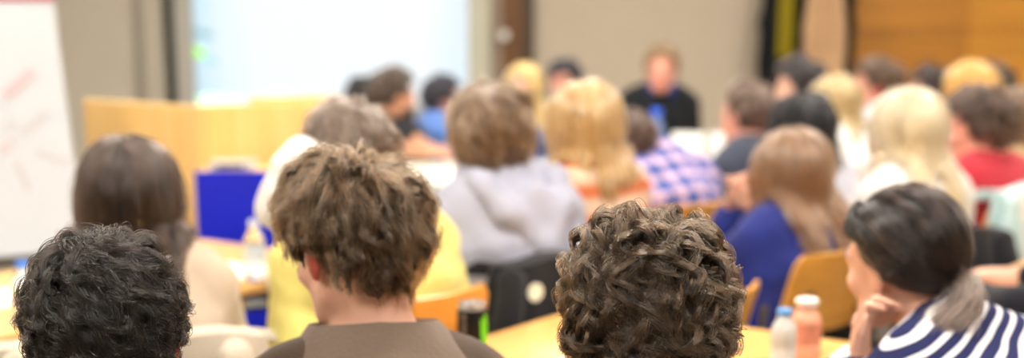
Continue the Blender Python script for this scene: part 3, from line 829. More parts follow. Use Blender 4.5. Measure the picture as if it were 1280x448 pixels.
def nrm(v): v = np.asarray(v, float); return v / (np.linalg.norm(v) + 1e-9)
def make_chair(label, x, y, yaw, hgt=.86):
    """beech shell chair on a steel frame; (x, y) = seat centre"""
    c = empty('chair', label, 'chair', (x, y, 0), rad(yaw))
    def seat(u, v):
        a, b = (u - .5) * 2, (v - .5) * 2
        r = 1 - .06 * (abs(a) ** 4) * (abs(b) ** 4)
        return (a * .19 * r, b * .18 * r, .445 - .018 * max(0, b) ** 2 * 1.4 + .012 * a * a - .012 * (1 - b * b) * (1 - a * a))
    MB().panel(seat, 16, 14, .012).build('seat', M_beech, c, smooth=True)
    z0 = .615
    def back(u, v):
        a = (u - .5) * 2
        w = .205 - .012 * v
        e = max(0, abs(v - .5) * 2 - .7) / .3; cr = 1 - .10 * e ** 2
        return (a * w * cr, -.205 - .035 * v + .045 * a * a - .02 * v * v, z0 + v * (hgt - z0) + .0 * a)
    MB().panel(back, 18, 10, .012).build('backrest', M_beech, c, smooth=True)
    fr = MB()
    for sx in (-1, 1):
        fr.tube([(sx * .16, .15, .43), (sx * .175, -.02, .432), (sx * .175, -.17, .44), (sx * .172, -.218, .49), (sx * .17, -.226, .60), (sx * .168, -.243, .74)], .010, 8)
    fr.tube([(-.175, .0, .428), (.175, .0, .428)], .009, 8)
    fr.build('frame', M_steel, c, smooth=True)
    for sx, yy, ye in ((-1, .15, .17), (1, .15, .17), (-1, -.16, -.19), (1, -.16, -.19)):
        MB().tube([(sx * .165, yy, .43), (sx * .18, ye, .012)], .0105, 8).lathe([(.001, 0), (.014, 0), (.014, .02), (.011, .022)], (sx * .18, ye, 0), 10).build('leg', M_steel, c, smooth=True)
    return c

U_ = nrm(gp(735, 370, .75) - gp(600, 410, .75)); N_ = np.array([U_[1], -U_[0], 0]); ROW = math.degrees(math.atan2(U_[1], U_[0]))
B1 = gp(600, 410, .75)                               # a point of the near table's far edge
def on(base, u, n): return np.array([base[0], base[1], 0]) + U_ * u + N_ * n
def un(p): d = np.array([p[0] - B1[0], p[1] - B1[1], 0]); return float(d @ U_), float(d @ N_)
def table(label, c, L, W, ang, z=.75, m=None, inset=.08, lin=None, name='table', group=None):
    t = empty(name, label, 'table', (c[0], c[1], 0), rad(ang), group)
    MB().box((0, 0, z - .0125), (L, W, .025)).build('tabletop', m or M_table, t, bevel=.005)
    MB().box((0, W / 2 - inset, z - .05), (L - 2 * inset, .02, .05)).box((0, -W / 2 + inset, z - .05), (L - 2 * inset, .02, .05)).build('apron', M_steel, t, bevel=.003)
    for sx in (-1, 1):
        for sy in (-1, 1):
            MB().tube([(sx * (L / 2 - (lin or inset)), sy * (W / 2 - inset), z - .025), (sx * (L / 2 - (lin or inset)), sy * (W / 2 - inset), 0)], .02, 12).build('leg', M_steel, t, smooth=True)
    return t
def trow(label, u0, u1, n0, n1, **k):
    return table(label, on(B1, (u0 + u1) / 2, (n0 + n1) / 2), u1 - u0, n1 - n0, ROW, **k)
trow('pale beech table with a black drink can, behind the brown collared shirt', -.70, .365, .06, .765)
trow('long beech table in front of the woman with long dark hair', -1.7, .5, -1.5, -.80)
trow('beech table at the right, holding crossed forearms and a camera', .78, 2.5, .74, 1.12, inset=.06, lin=.55)
FACE = -N_                                             # the way the rows face
def chair_spot(corner, z, right, U_=U_, FACE=FACE):
    """seat centre of a chair whose upper back corner is seen at a photo pixel"""
    c = gp(corner[0], corner[1], z); c[2] = 0
    return c + U_ * (-.176 if right else .176) + FACE * .262
NAVY_CHAIR = chair_spot((1022, 323), .835, False, np.array([math.cos(rad(44)), math.sin(rad(44)), 0]), np.array([-math.sin(rad(44)), math.cos(rad(44)), 0]))
# table of the speakers, pale cloth top
M_ptab = plain('panel_table_top', (222, 226, 214), .5, .03, 5)
pt = table('pale long table the speakers sit behind', (.20, 6.32), 1.54, .85, 0, z=.75, m=M_ptab)
MB().box((0, -.40, .56), (1.36, .018, .34)).build('modesty_panel', plain('panel_table_front', (205, 206, 192), .6, .03), pt, bevel=.003)

# lectern
lc = at(242, 133, 3.48); ll = at(104, 124, 3.75); lr_ = at(412, 128, 3.63)
lz = .5 * (lc[2] + lr_[2])
lec = empty('lectern', 'wide beech media lectern with a bright blue front panel', 'lectern', (lc[0], lc[1], 0))
o0 = np.array([lc[0], lc[1], 0]); A_ = np.array([ll[0], ll[1], 0]) - o0; B_ = np.array([lr_[0], lr_[1], 0]) - o0
def slab(p, q, z0, z1, th, name, m, parent, bev=.004, inw=True):
    p = np.asarray(p, float); q = np.asarray(q, float); d = q - p; L = np.linalg.norm(d[:2]); an = math.atan2(d[1], d[0])
    n = np.array([-math.sin(an), math.cos(an), 0]); c = (p + q) / 2 + n * th / 2
    return MB().box((c[0], c[1], (z0 + z1) / 2), (L, th, z1 - z0), rz=an).build(name, m, parent, bevel=bev)
slab(A_, (0, 0, 0), 0, lz, .03, 'side_panel', M_lect, lec)
slab((0, 0, 0), B_, .62, lz, .03, 'back_panel', M_lect, lec)
slab((0.0, -.012, 0), (.055, -.006, 0), 0, lz, .04, 'corner_post', M_lect, lec)
slab(A_ + np.array([.62, .06, 0]), B_ + np.array([-.02, .42, 0]), .4, lz, .03, 'rear_panel', M_lect, lec)
slab(B_, B_ + np.array([.0, .42, 0]), 0, lz, .03, 'end_panel', M_lect, lec)
# desk shelf in front of the back panel, blue board beneath
MB().box((.33, -.085, .913), (.58, .18, .025)).build('shelf', M_lect, lec, bevel=.004)
M_blue = plain('blue_board', (22, 38, 214), .45, .05, 4)
MB().box((.335, -.187, .465), (.60, .02, .925)).build('front_panel', M_blue, lec, bevel=.004)['label'] = 'bright blue front panel'
p = lec.location
dv = empty('document_camera', 'flat silver device lying on the lectern shelf', 'device', (lc[0] + .15, lc[1] - .10, .9265))
MB().box((0, 0, .014), (.15, .12, .028)).build('housing', plain('device_silver', (196, 196, 190), .35, .03), dv, bevel=.006)
MB().box((0, -.061, .014), (.09, .003, .012)).build('slot', plain('device_slot', (60, 60, 62), .4), dv)
# crumpled cloth on the shelf
g = Grid((-.12, -.1, -.01), (.14, .1, .17), .008)
for a, b_, r in (((-.09, 0, .03), (-.02, .02, .045), .03), ((-.02, .02, .045), (.06, 0, .085), .04), ((.05, .01, .05), (.10, 0, .10), .038), ((0, -.04, .03), (.1, -.03, .04), .034), ((-.05, .04, .03), (.08, .05, .05), .03)): g.cap(a, b_, r, r, .03)
g.cut((0, 0, .002), (0, 0, -1))
V, F = g.mesh(); V = relax(V, F, 2); V += vnormals(V, F) * (.006 * wavy(V, 60, 3))[:, None] * (V[:, 2:3] > .012)
o = np_mesh('scarf', V, F, None, [cloth('cloth_cream', (236, 226, 206))]); o.location = (lc[0] + .46, lc[1] - .09, .9265)
tag(o, 'crumpled cream cloth lying on the lectern shelf', 'cloth')

# flip chart on its easel
fe = at(106, 190, 2.75); ft = at(68, 2, 2.75)
fyaw = rad(-52)
fl_ = empty('flip_chart', 'white flip chart on an easel beside the lectern', 'flip chart', (0, 0, 0))
Mf = Rz(fyaw) @ Rx(rad(0))
wv_ = nrm(np.array([math.cos(rad(32)), math.sin(rad(32)), 0]))          # along the width, towards the right edge
nv_ = np.array([wv_[1], -wv_[0], 0])
fe_top = at(66.5, -6, 3.45); fe_bot = at(109, 322, 3.0)
upv = fe_top - fe_bot; Hf = np.linalg.norm(upv); upv = upv / Hf
W_f = .72
nf = nrm(np.cross(wv_, upv)); 
def fpt(u, v, o=0.0): return fe_bot - wv_ * W_f * (1 - u) + upv * Hf * v + nf * o
MB().panel(lambda u, v: fpt(u, v, -.012), 4, 6, .02).build('board', plain('board_grey', (150, 148, 146), .5), fl_)
MB().panel(lambda u, v: fpt(.004 + .992 * u, .004 + .99 * v, .002 + .003 * math.sin(v * 5) * (1 - v)), 8, 12, .004).build('paper_pad', plain('paper_white', (180, 183, 187), .7, .015, 3), fl_, smooth=True)
Mred = plain('pad_header_red', (186, 78, 84), .6)
MB().panel(lambda u, v: fpt(u, .975 + .03 * v, .007), 4, 1, .01).build('header_strip', Mred, fl_)['label'] = 'dull red strip along the top edge'
def mark(p0, p1, w, m):
    a = np.array(p0); b_ = np.array(p1)
    def topix(q):                                     # photo pixel -> chart coordinates
        d = at(q[0], q[1], 2.0) - np.array([0, 0, CAM_H]); o_ = np.array([0, 0, CAM_H])
        t = np.dot(fe_bot - o_, nf) / np.dot(d, nf); P_ = o_ + d * t
        return P_
    A0, A1 = topix(a), topix(b_); dd = nrm(A1 - A0); s_ = np.cross(nf, dd)
    MB().panel(lambda u, v: A0 + (A1 - A0) * u + s_ * (v - .5) * w + nf * .0075, 3, 1, .001).build('marker_line', m, fl_)
Mpk = plain('marker_pink', (184, 162, 166), .7); Mgy = plain('marker_grey', (176, 173, 175), .7)
for p0, p1, w, m in (((6, 122), (40, 90), .035, Mpk), ((28, 168), (58, 142), .02, Mgy), ((14, 150), (20, 162), .012, Mgy), ((44, 190), (82, 206), .02, Mgy), ((12, 176), (18, 182), .012, Mpk), ((2, 190), (10, 186), .03, Mpk), ((20, 205), (36, 240), .018, Mgy), ((6, 158), (12, 166), .012, Mgy)): mark(p0, p1, w, m)
for k, (u, v0) in enumerate(((.12, .72), (.88, .72))):
    b0 = fpt(u, v0, -.02); MB().tube([b0, fpt(u, 0, -.02), (fpt(u, 0)[0] + nf[0] * .02, fpt(u, 0)[1] + nf[1] * .02, 0.0)], .012, 10).build('leg', M_steel, fl_, smooth=True)
b0 = fpt(.5, .8, -.03); MB().tube([b0, (b0[0] - nf[0] * .62, b0[1] - nf[1] * .62, 0.0)], .012, 10).build('leg', M_steel, fl_, smooth=True)
MB().panel(lambda u, v: fpt(u, -.01, .01 + .05 * v), 4, 2, .008).build('pen_tray', M_steel, fl_)

# ------------------------------------------------------------------ small things
M_clear = plain('clear_plastic', (236, 244, 246), .06, .01, trans=.9, ior=1.25)
def bottle(label, p, hgt, r, capm, bodym=M_clear, liquid=None, labelm=None, lz=(.35, .6), cap_r=.5):
    b = empty('bottle', label, 'bottle', p)
    s = hgt
    prof = [(.001, 0), (r * .85, 0), (r, .03 * s), (r, .30 * s), (r * .93, .33 * s), (r, .36 * s), (r, .62 * s), (r * .92, .70 * s), (r * .60, .82 * s), (r * .40, .88 * s), (r * .38, .93 * s)]
    MB().lathe(prof, n=24).build('bottle_body', bodym, b, smooth=True)
    cr = r * cap_r
    MB().lathe([(.001, .90 * s), (cr, .90 * s), (cr, .985 * s), (cr * .9, s), (.001, s)], n=20).build('cap', capm, b, smooth=True)
    if liquid: MB().lathe([(.001, .01 * s), (r * .8, .01 * s), (r * .93, .04 * s), (r * .93, .60 * s), (r * .85, .68 * s), (.001, .68 * s)], n=24).build('drink', liquid, b, smooth=True)
    if labelm: MB().lathe([(r * 1.012, lz[0] * s), (r * 1.012, lz[1] * s)], n=24, close=False).build('paper_label', labelm, b, smooth=True)
    return b
M_bluecap = plain('cap_blue', (60, 130, 232), .35, .02); M_whitecap = plain('cap_white', (240, 238, 232), .4, .02)
M_label = plain('label_pale', (214, 226, 232), .5, .05)
def ontable(px, py_cap, Y, hgt, z=.75): q = at(px, py_cap, Y); return (q[0], q[1], z + .0006)
bottle('clear water bottle with a pale cap on the long table beside the yellow shirt', ontable(317, 285, 2.62, 0), .165, .028, plain('cap_paleblue', (206, 216, 236), .4), labelm=M_label)
bottle('small bottle with a blue cap at the left end of the long table', tuple(at(28, 340, 2.28)[:2]) + (.7506,), .14, .03, M_bluecap)
M_milk = plain('bottle_milky', (226, 232, 236), .25, .02, trans=.35, ior=1.2)
bottle('water bottle with a light blue cap beside the pink drink', tuple(at(981, 396, 1.98)[:2]) + (.7506,), .118, .026, plain('cap_skyblue', (110, 168, 232), .4), bodym=M_milk, cap_r=.6)
bottle('white capped bottle of pink drink on the near table', tuple(at(1009, 378, 2.03)[:2]) + (.7506,), .125, .032, plain('cap_white_wide', (246, 240, 230), .4), bodym=plain('pink_drink', (236, 168, 138), .25, .1, 12), labelm=plain('drink_label', (238, 150, 120), .5, .25, 18), lz=(.25, .6), cap_r=.74)
bottle('water bottle with a deep blue cap on the table before the speaker in black', tuple(at(821, 132, 4.6)[:2]) + (.7506,), .262, .038, plain('cap_deepblue', (40, 96, 232), .35), cap_r=.62, bodym=plain('bottle_blue_tint', (150, 180, 232), .1, .02, trans=.6, ior=1.2))

# drink can
cp = at(590, 381, 1.92); cz = .75; ch = cp[2] - cz + .004; crd = .030
can = empty('drink_can', 'black energy drink can with a green claw mark on the near table', 'can', (cp[0], cp[1], cz + .0006))
M_canblk = plain('can_black', (26, 25, 26), .3, .1, 30, metal=.3); M_alu = plain('can_aluminium', (214, 216, 218), .25, .02, metal=.9)
MB().lathe([(.001, .004), (crd * .78, 0), (crd * .85, .004), (crd, .016), (crd, ch - .018), (crd * .96, ch - .012)], n=36).build('can_body', M_canblk, can, smooth=True)
MB().lathe([(crd * .96, ch - .012), (crd * .88, ch - .004), (crd * .9, ch), (crd * .84, ch), (crd * .82, ch - .005), (.001, ch - .005)], n=36, close=False).build('lid', M_alu, can, smooth=True)
MB().box((0, .003, ch - .003), (.012, .02, .002)).build('tab', M_alu, can, bevel=.0008)
M_green = plain('can_green', (120, 224, 20), .35, .04)
def patch(a0, a1, z0, z1, wob, name, m):
    def fn(u, v):
        a = rad(a0 + (a1 - a0) * u + wob * math.sin(v * 7 + a0)) ; r = crd + .0006
        return (r * math.cos(a), r * math.sin(a), z0 + (z1 - z0) * v)
    MB().panel(fn, 4, 10, .0006).build(name, m, can, smooth=True)
for a0, a1, z1 in ((-52, -42, ch * .80), (-38, -26, ch * .86), (-21, -12, ch * .78)): patch(a0, a1, .02, z1, 2.0, 'claw_mark', M_green)
M_br = plain('can_lettering', (130, 116, 104), .5, .2, 60)
for k in range(9): patch(-128 + (k % 2) * 4, -112, .018 + k * .013, .025 + k * .013, .5, 'lettering', M_br)

def sheet(label, c, w, d, ang, z, m=None, name='paper', cat='paper'):
    o = MB().panel(lambda u, v: ((u - .5) * w, (v - .5) * d, .0015 + .006 * u * v * v), 6, 8, .0012).build(name, m or plain('paper_bright', (244, 243, 240), .7, .01), None, smooth=True)
    o.location = (c[0], c[1], z); o.rotation_euler = (0, 0, rad(ang)); return tag(o, label, cat)
q = on(B1, -.16, .40); sheet('white paper sheet behind the black drink can', q, .2, .14, 30, .7505)
q = gp(18, 372, .75); sheet('white paper sheet at the left end of the long table', q, .26, .21, 45, .7505)
q = gp(274, 344, .75); sheet('white paper sheet next to the pale capped water bottle', q, .28, .20, 60, .7505)
# phone and low cup on the long table
q = gp(302, 387, .75)
tb = empty('phone', 'dark phone lying on the long table', 'phone', (q[0], q[1], .75), rad(-60))
MB().box((0, 0, .0055), (.085, .15, .009)).build('phone_body', plain('phone_black', (28, 30, 36), .25), tb, bevel=.004)
MB().box((0, 0, .0104), (.078, .14, .0008)).build('phone_screen', plain('phone_glass', (14, 18, 26), .05), tb)
q = gp(330, 384, .75)
cpn = empty('cup', 'low white plastic cup near the dark phone', 'cup', (q[0] + .03, q[1] + .06, .7506))
MB().lathe([(.001, .001), (.024, 0), (.03, .05), (.033, .06), (.030, .06), (.027, .048), (.001, .006)], n=24).build('cup_body', plain('cup_white', (240, 244, 248), .2), cpn, smooth=True)
# lidded cup in front of the brown collared shirt (only its bright lid shows)
q = on(B1, -.62, .16)
jl = at(368, 420, q[1] / K)
cc_ = empty('cup', 'round white lidded cup in front of the brown collared shirt', 'cup', (q[0], q[1], .7506))
MB().lathe([(.001, 0), (.03, 0), (.034, .065)], n=28).build('cup_body', plain('cup_card', (222, 216, 206), .6), cc_, smooth=True)
MB().lathe([(.036, .062), (.037, .07), (.034, .076), (.030, .074), (.001, .072)], n=28, close=False).build('lid', plain('cup_lid', (236, 234, 230), .3), cc_, smooth=True)
c3 = at(692, 222, 4.2)  # white cup added in place of a drinking glass, for its glint
c_ = empty('cup', 'small white cup standing in for a glass glint on the speakers table', 'cup', (c3[0], c3[1], .7506))
MB().lathe([(.001, 0), (.022, 0), (.034, .05), (.038, .085), (.035, .085), (.03, .05), (.001, .008)], n=24).build('cup_body', plain('cup_glint_white', (250, 250, 248), .1, .01, spec=.8), c_, smooth=True)
cur = MB().tube([(.035, 0, .07), (.058, 0, .06), (.055, 0, .035), (.032, 0, .03)], .005, 8); cur.build('cup_handle', MATS['cup_glint_white'], c_, smooth=True)
# standing white folders in front of the speaker in black
for k, (px_, w_, lab, an) in enumerate(((860, .14, 'left one of two upright white folders on the speakers table', -14), (906, .15, 'right one of two upright white folders, beside the man in a dark suit', 10))):
    q = at(px_, 170, 4.45); f = empty('folder', lab, 'folder', (q[0], q[1], .75), rad(an))
    mf = plain('folder_white', (246, 246, 244), .6, .01)
    for sg, nm in ((-1, 'cover'), (1, 'page')):
        MB().panel(lambda u, v: ((u - .5) * w_, sg * (.06 - .055 * v) - .05 * sg * 0, .002 + v * .17), 6, 6, .002).build(nm, mf, f)
# sheets lying on the speakers' table
sheet('white sheet lying on the speakers table near the bearded man', (-.32, 6.15), .21, .3, 12, .7505)
sheet('white sheet lying on the speakers table behind the grey hoodie', (.1, 6.2), .3, .21, -6, .7505)

# coats on hooks
def coat(label, px0, px1, pyb, Y, m, lining=None, seed=1, top=1.85):
    a, b_ = at(px0, pyb, Y / K), at(px1, pyb, Y / K); zb = a[2]; cx_ = (a[0] + b_[0]) / 2; w = (b_[0] - a[0]) / 2
    t = empty('coat', label, 'coat', (cx_, Y, zb))
    hgt = top - zb
    g = Grid((-w - .08, -.16, -.05), (w + .08, .12, hgt + .1), .012)
    g.cap((0, 0, .02), (0, 0, hgt * .75), .075, .06, .03, np.array([1.0, 0, 0]), max(1.0, w / .08))
    g.cap((0, 0, hgt * .7), (0, .01, hgt), .06, .03, .04, np.array([1.0, 0, 0]), max(1.0, w / .12))
    V, F = g.mesh(); V = relax(V, F, 2)
    th = V[:, 0] * 70 / max(.6, w * 6) ; V += vnormals(V, F) * (.012 * np.sin(V[:, 0] * 95 + .6 * np.sin(V[:, 2] * 9) + seed) + .008 * wavy(V, 18, seed))[:, None]
    np_mesh('coat_body', V, F, t, [m])
    for sx in (-1, 1):
        g = Grid((sx * w - .09, -.16, -.05), (sx * w + .09, .12, hgt + .05), .012)
        g.cap((sx * w * .55, -.03, hgt * .82), (sx * w * .85, -.05, hgt * .45), .045, .045, .02); g.cap((sx * w * .85, -.05, hgt * .45), (sx * w * .9, -.06, hgt * .05), .043, .04, .02)
        V, F = g.mesh(); V += vnormals(V, F) * (.008 * wavy(V, 40, seed + sx))[:, None]; np_mesh('sleeve', V, F, t, [m])
    if lining:
        def fn(u, v): return ((u - .5) * 2 * w * .34 * (1 - .2 * v), -.115 - .012 * math.sin(u * 9) + .05 * v, hgt * (.22 + .72 * v))
        MB().panel(fn, 12, 14, .012).build('lining', lining, t, smooth=True)
    MB().tube([(0, .01, hgt - .01), (0, .03, hgt + .03), (0, .06, hgt + .04)], .004, 6).build('hanging_loop', m, t)
    return t
rail = empty('coat_rack', 'coat rack on the back wall beside the wood panelling', 'coat rack', (X_at(1000, yb), yb - .02, 1.9))
MB().box((0, 0, 0), (.75, .03, .09)).build('rail', wood('rack_wood', (150, 100, 50), (120, 78, 36), 'X'), rail, bevel=.004)
for hx in (-.24, .06, .24): MB().tube([(hx, -.012, 0), (hx, -.07, -.01), (hx, -.085, .03)], .007, 8).build('hook', M_steel, rail, smooth=True)
coat('black coat with a yellow lining hanging on the rack', 948, 1004, 108, yb - .16, cloth('coat_black', (22, 24, 26)), cloth('lining_yellow', (146, 130, 26)), 1)
coat('long tan coat hanging between the two dark coats', 1004, 1046, 122, yb - .42, cloth('coat_tan', (196, 160, 122)), None, 2)
coat('narrow dark coat hanging against the wood panelling', 1040, 1056, 118, yb - .16, cloth('coat_charcoal', (40, 36, 32)), None, 3)
# ------------------------------------------------------------------ the people
C_CURLY = ('curlybrown', (28, 20, 13), (72, 53, 36)); C_BROWN = ('brown', (38, 27, 18), (108, 79, 53)); C_BLACK = ('black', (6, 4, 3), (18, 13, 10))
C_DKBR = ('darkbrown', (36, 26, 21), (60, 44, 36)); C_GREYBR = ('greybrown', (92, 74, 60), (132, 110, 94)); C_MED = ('mediumbrown', (98, 72, 50), (150, 116, 84))
C_GOLD = ('goldblond', (204, 156, 92), (242, 210, 152)); C_LTBR = ('lightbrown', (126, 88, 62), (178, 134, 102)); C_BLOND = ('paleblond', (240, 216, 170), (253, 242, 214))
C_ASH = ('ashblond', (206, 176, 118), (238, 214, 160)); C_SANDY = ('sandy', (140, 110, 76), (180, 146, 104)); C_INK = ('inkblack', (10, 10, 13), (24, 23, 28)); C_SOFT = ('softblack', (36, 31, 33), (60, 54, 56))
C_GINGER = ('ginger', (244, 180, 88), (253, 214, 136)); C_THIN = ('thinbrown', (96, 74, 62), (134, 108, 92))
def sht(col, name=None, **k): return dict(mat=cloth('cloth_%d_%d_%d' % tuple(col), col), **k)
near = dict(h=.0065)
# --- front row, in focus
person('man with dark curly brown hair seen from behind, directly before the near beech table', 813, 252, 1.24, 6, pitch=20, skin='fair', ear_backlit=True, hair_t=.042, who='the man with curly brown hair', lean=.22,
       hair=dict(mat=C_CURLY, L=.085, G=640, kids=28, rad_=.0004, vol=.030, whorl=(.22, -.5, .8), spiral=.7, curl=(.0135, 1.7), steps=18, clump=.68, spread=.0045, seed=3, grav=.10, shell_r=.0042, frizz=.0012, noise=.004, lenvar=.35),
       shirt=sht((70, 78, 92)), **near)
person('man with messy black hair seen from behind in the lower left corner', 126, 290, 1.25, 8, pitch=16, skin='rosy', ear_backlit=True, hair_t=.024, who='the man with messy black hair', lean=.22, knee=.31,
       hair=dict(mat=C_BLACK, L=.065, G=700, kids=24, rad_=.0004, vol=.020, whorl=(-.15, -.35, .9), spiral=1.0, curl=(.008, 1.1), steps=16, clump=.65, spread=.005, seed=8, grav=.12, shell_r=.0042, frizz=.001, noise=.004, lenvar=.35, sidecut=.5),
       shirt=sht((60, 62, 70)), **near)
M_p2 = cloth('shirt_brown', (82, 68, 58))
person('man with wavy brown hair in a brown collared shirt', 437, 183, 1.5, 10, face=42, pitch=12, roll=-4, skin='fair', ear_backlit=True, hair_t=.034, who='the man in the brown collared shirt', neckl=.05, noff=(.035, 0), lean=.04,
       hair=dict(mat=C_BROWN, L=.08, G=520, kids=28, rad_=.00042, vol=.034, lift=.6, sidecut=.55, whorl=(.05, -.4, .9), spiral=.35, curl=(.006, .9), steps=16, clump=.5, spread=.0065, hairline=(np.array([-1, -.8, -.45, -.1, .12, .35, .6, .8, 1]), np.array([-.45, -.72, -.45, .02, .12, .2, .42, .52, .5])), seed=4, grav=.22, tip_out=.08, shell_r=.0042, frizz=.002, lenvar=.3),
       shirt=dict(mat=M_p2), collar=dict(mat=cloth('collar_brown', (116, 100, 88)), height=.05, rr=.076, flare=.034, z0=.030, gap=25), **near)

def pony(x):
    """braid over the ear, hair tie and the tail lying on the shoulder"""
    C, HR, root, toL = x['C'], x['HR'], x['root'], x['toL']
    cc = C + HR @ np.array([0, -.014, .03]); rr = np.array([.076, .098, .09]) + .012
    key = [(-.25, .75, .75), (-.62, .62, .50), (-.85, .38, .42), (-.9, .05, .3), (-.85, -.4, .02), (-.5, -.75, -.3)]
    P = np.array(key); P /= np.linalg.norm(P, axis=1, keepdims=True)
    t = np.linspace(0, 5, 34); pts = np.stack([np.interp(t, np.arange(6), P[:, i]) for i in range(3)], 1); pts /= np.linalg.norm(pts, axis=1, keepdims=True)
    W_ = pts * rr @ HR.T + cc
    g = Grid(W_.min(0) - .04, W_.max(0) + .04, .0055)
    for i in range(len(W_) - 1):
        d = nrm(W_[i + 1] - W_[i]); n = nrm(W_[i] - cc); s = np.cross(d, n)
        sg = 1 if i % 2 else -1
        g.cap(W_[i] - s * .012 * sg - d * .004, W_[i] + s * .008 * sg + d * .012, .0085, .007, .003)
    V, F = g.mesh(); mw, mm = hair_mats('ponytailbrown', (15, 11, 10), (38, 29, 26))
    np_mesh('braid', V, F, root, [mm])
    tie = nrm(np.array([.12, -.82, -.56])) * (np.array([.076, .098, .09]) + .014) @ HR.T + cc
    key = np.array([tie, tie + HR @ np.array([-.01, -.035, -.02]), tie + HR @ np.array([-.045, -.045, -.05]), tie + HR @ np.array([-.09, -.035, -.07]), tie + HR @ np.array([-.12, -.01, -.085])])
    tt = np.linspace(0, 4, 14); path = np.stack([np.interp(tt, np.arange(5), key[:, i]) for i in range(3)], 1)
    rng = np.random.default_rng(5); n = 900; wid = np.interp(np.linspace(0, 1, 14), [0, .25, .7, 1], [.010, .022, .026, .016])
    off = rng.normal(size=(n, 1, 3)) * .5
    Pn = path[None] + off * wid[None, :, None] + smooth_noise(n, 14, .008, rng)
    g = Grid(path.min(0) - .06, path.max(0) + .06, .006)
    for i in range(13): g.cap(path[i], path[i + 1], wid[i] * .9, wid[i + 1] * .9, .006)
    V, F = g.mesh(); V += vnormals(V, F) * (.002 * wavy(V, 120, 4))[:, None]
    mw2, mm2 = hair_mats('ponytailtip', (84, 66, 58), (150, 128, 116))
    po = np_mesh('ponytail', V, F, root, [mm2]); strands('ponytail_strands', Pn.astype(np.float32), .0007, mw2, po)
    d = nrm(key[1] - key[0]); a = nrm(np.cross(d, [0, 0, 1.0])); b = np.cross(d, a)
    MB().tube([key[0] + d * .006 + (a * math.cos(q) + b * math.sin(q)) * .016 for q in np.linspace(0, 2 * PI, 19)], .0055, 8, caps=False).build('hair_tie', plain('tie_black', (20, 20, 22), .6), root, smooth=True)
M_str = striped('shirt_stripes', (40, 44, 84), (238, 236, 240), .0215, .33, 'Z', (rad(10), rad(24), 0))
person('woman in a navy and white striped top resting her chin on her fist', 1130, 233, 1.75, 32, face=36, pitch=8, roll=-8, female=True, skin='fair', hair_t=.014, neckl=.0, noff=(.02, -.06), eyes=True, who='the woman in the striped top', lean=.2, h=.006,
       hair=dict(mat=('ponytailbrown', (15, 11, 10), (38, 29, 26)), style='tie', tie=(.12, -.82, -.56), G=380, kids=22, rad_=.0005, vol=.014, lift=.5, steps=16, clump=.45, spread=.0045, seed=12, curl=(.002, .6), shell_r=.0055, noise=.003, frizz=.0006),
       shirt=dict(mat=M_str, sleeve='long', fold=.003, neck=.03),
       arms={'L': dict(W=at(1074, 450, 1.70), dir=(.05, .10, 1), n=(.7, -.5, .1), curl=1.0, pole=(-.7, .3, -.8)), 'R': dict(W=at(1185, 480, 1.86), pole=(.4, -.3, -.8))}, extras=pony)

# --- second row
person('woman with long straight dark brown hair in a cream jacket', 157, 165, 2.08, 12, face=8, pitch=4, female=True, hair_t=.02, who='the woman with long dark hair', chair_h=.815, lean=.12, table=True, neckl=.0,
       hair=dict(mat=C_DKBR, style='long', L=.46, G=380, kids=14, rad_=.0009, vol=.024, steps=18, clump=.5, spread=.007, seed=5, grav=.45, noise=.012, part=.0),
       shirt=sht((204, 186, 166), name='jacket', grow=.018))
M_scarfw = cloth('cloth_white', (240, 238, 234))
def white_shawl(x):
    N, S3 = x['N'], x['S3']
    g = Grid(N - np.array([.35, .25, .3]), N + np.array([.2, .3, .25]), .008)
    pts = [x['toL'](at(px_, py_, Y_)) for px_, py_, Y_ in ((400, 204, 2.17), (378, 196, 2.2), (362, 214, 2.2), (350, 238, 2.2), (343, 264, 2.2))]
    for a, b in zip(pts, pts[1:]): g.cap(a, b, .03, .03, .02)
    root_ = N + np.array([-.03, -.03, .0]); sh_ = S3 - x['lat'] * .12 + np.array([0, -.01, .03])
    for a in pts: g.cap(root_, a, .06, .03, .03); g.cap(sh_, a, .05, .03, .03)
    V, F = g.mesh(); V = relax(V, F, 2); V += vnormals(V, F) * (.006 * wavy(V, 60, 2))[:, None]
    np_mesh('shawl', V, F, x['root'], [M_scarfw])
person('man in a pale yellow sweater with a white shawl on one shoulder', 437, 127, 2.25, 42, face=20, pitch=8, hair_t=.018, who='the man in the yellow sweater', lean=.08,
       hair=dict(mat=C_GREYBR, L=.075, G=260, kids=12, rad_=.0009, vol=.022, whorl=(.1, -.4, .85), curl=(.004, .8), seed=21, grav=.2),
       shirt=sht((232, 222, 132), name='sweater', grow=.022, fold=.006), extras=white_shawl)
M_hood = cloth('hoodie_grey', (170, 172, 190))
def hood(x):
    N = x['N']
    g = Grid(N - np.array([.25, .25, .28]), N + np.array([.25, .2, .2]), .008)
    for sx in (-1, 1):
        pts = [N + np.array([sx * .02, .07, .0]), N + np.array([sx * .085, .03, .035]), N + np.array([sx * .115, -.07, .035]), N + np.array([sx * .085, -.15, -.03]), N + np.array([0, -.175, -.12])]
        for a, b in zip(pts, pts[1:]): g.cap(a, b, .036, .036, .025)
    g.ell(N + np.array([0, -.14, -.04]), (.085, .04, .08), k=.03)
    V, F = g.mesh(); V = relax(V, F, 2); V += vnormals(V, F) * (.006 * wavy(V, 55, 7))[:, None]
    np_mesh('hood', V, F, x['root'], [M_hood])
person('person with bushy brown hair in a pale grey hoodie', 614, 103, 2.6, 36, face=4, pitch=5, hair_t=.028, who='the person in the grey hoodie', chair_h=.835, lean=.10,
       hair=dict(mat=C_MED, L=.11, G=280, kids=14, rad_=.0009, vol=.032, whorl=(0, -.3, .9), curl=(.008, 1.1), steps=14, seed=22, grav=.28),
       shirt=dict(mat=M_hood, name='hoodie', grow=.022, fold=.006), extras=hood)
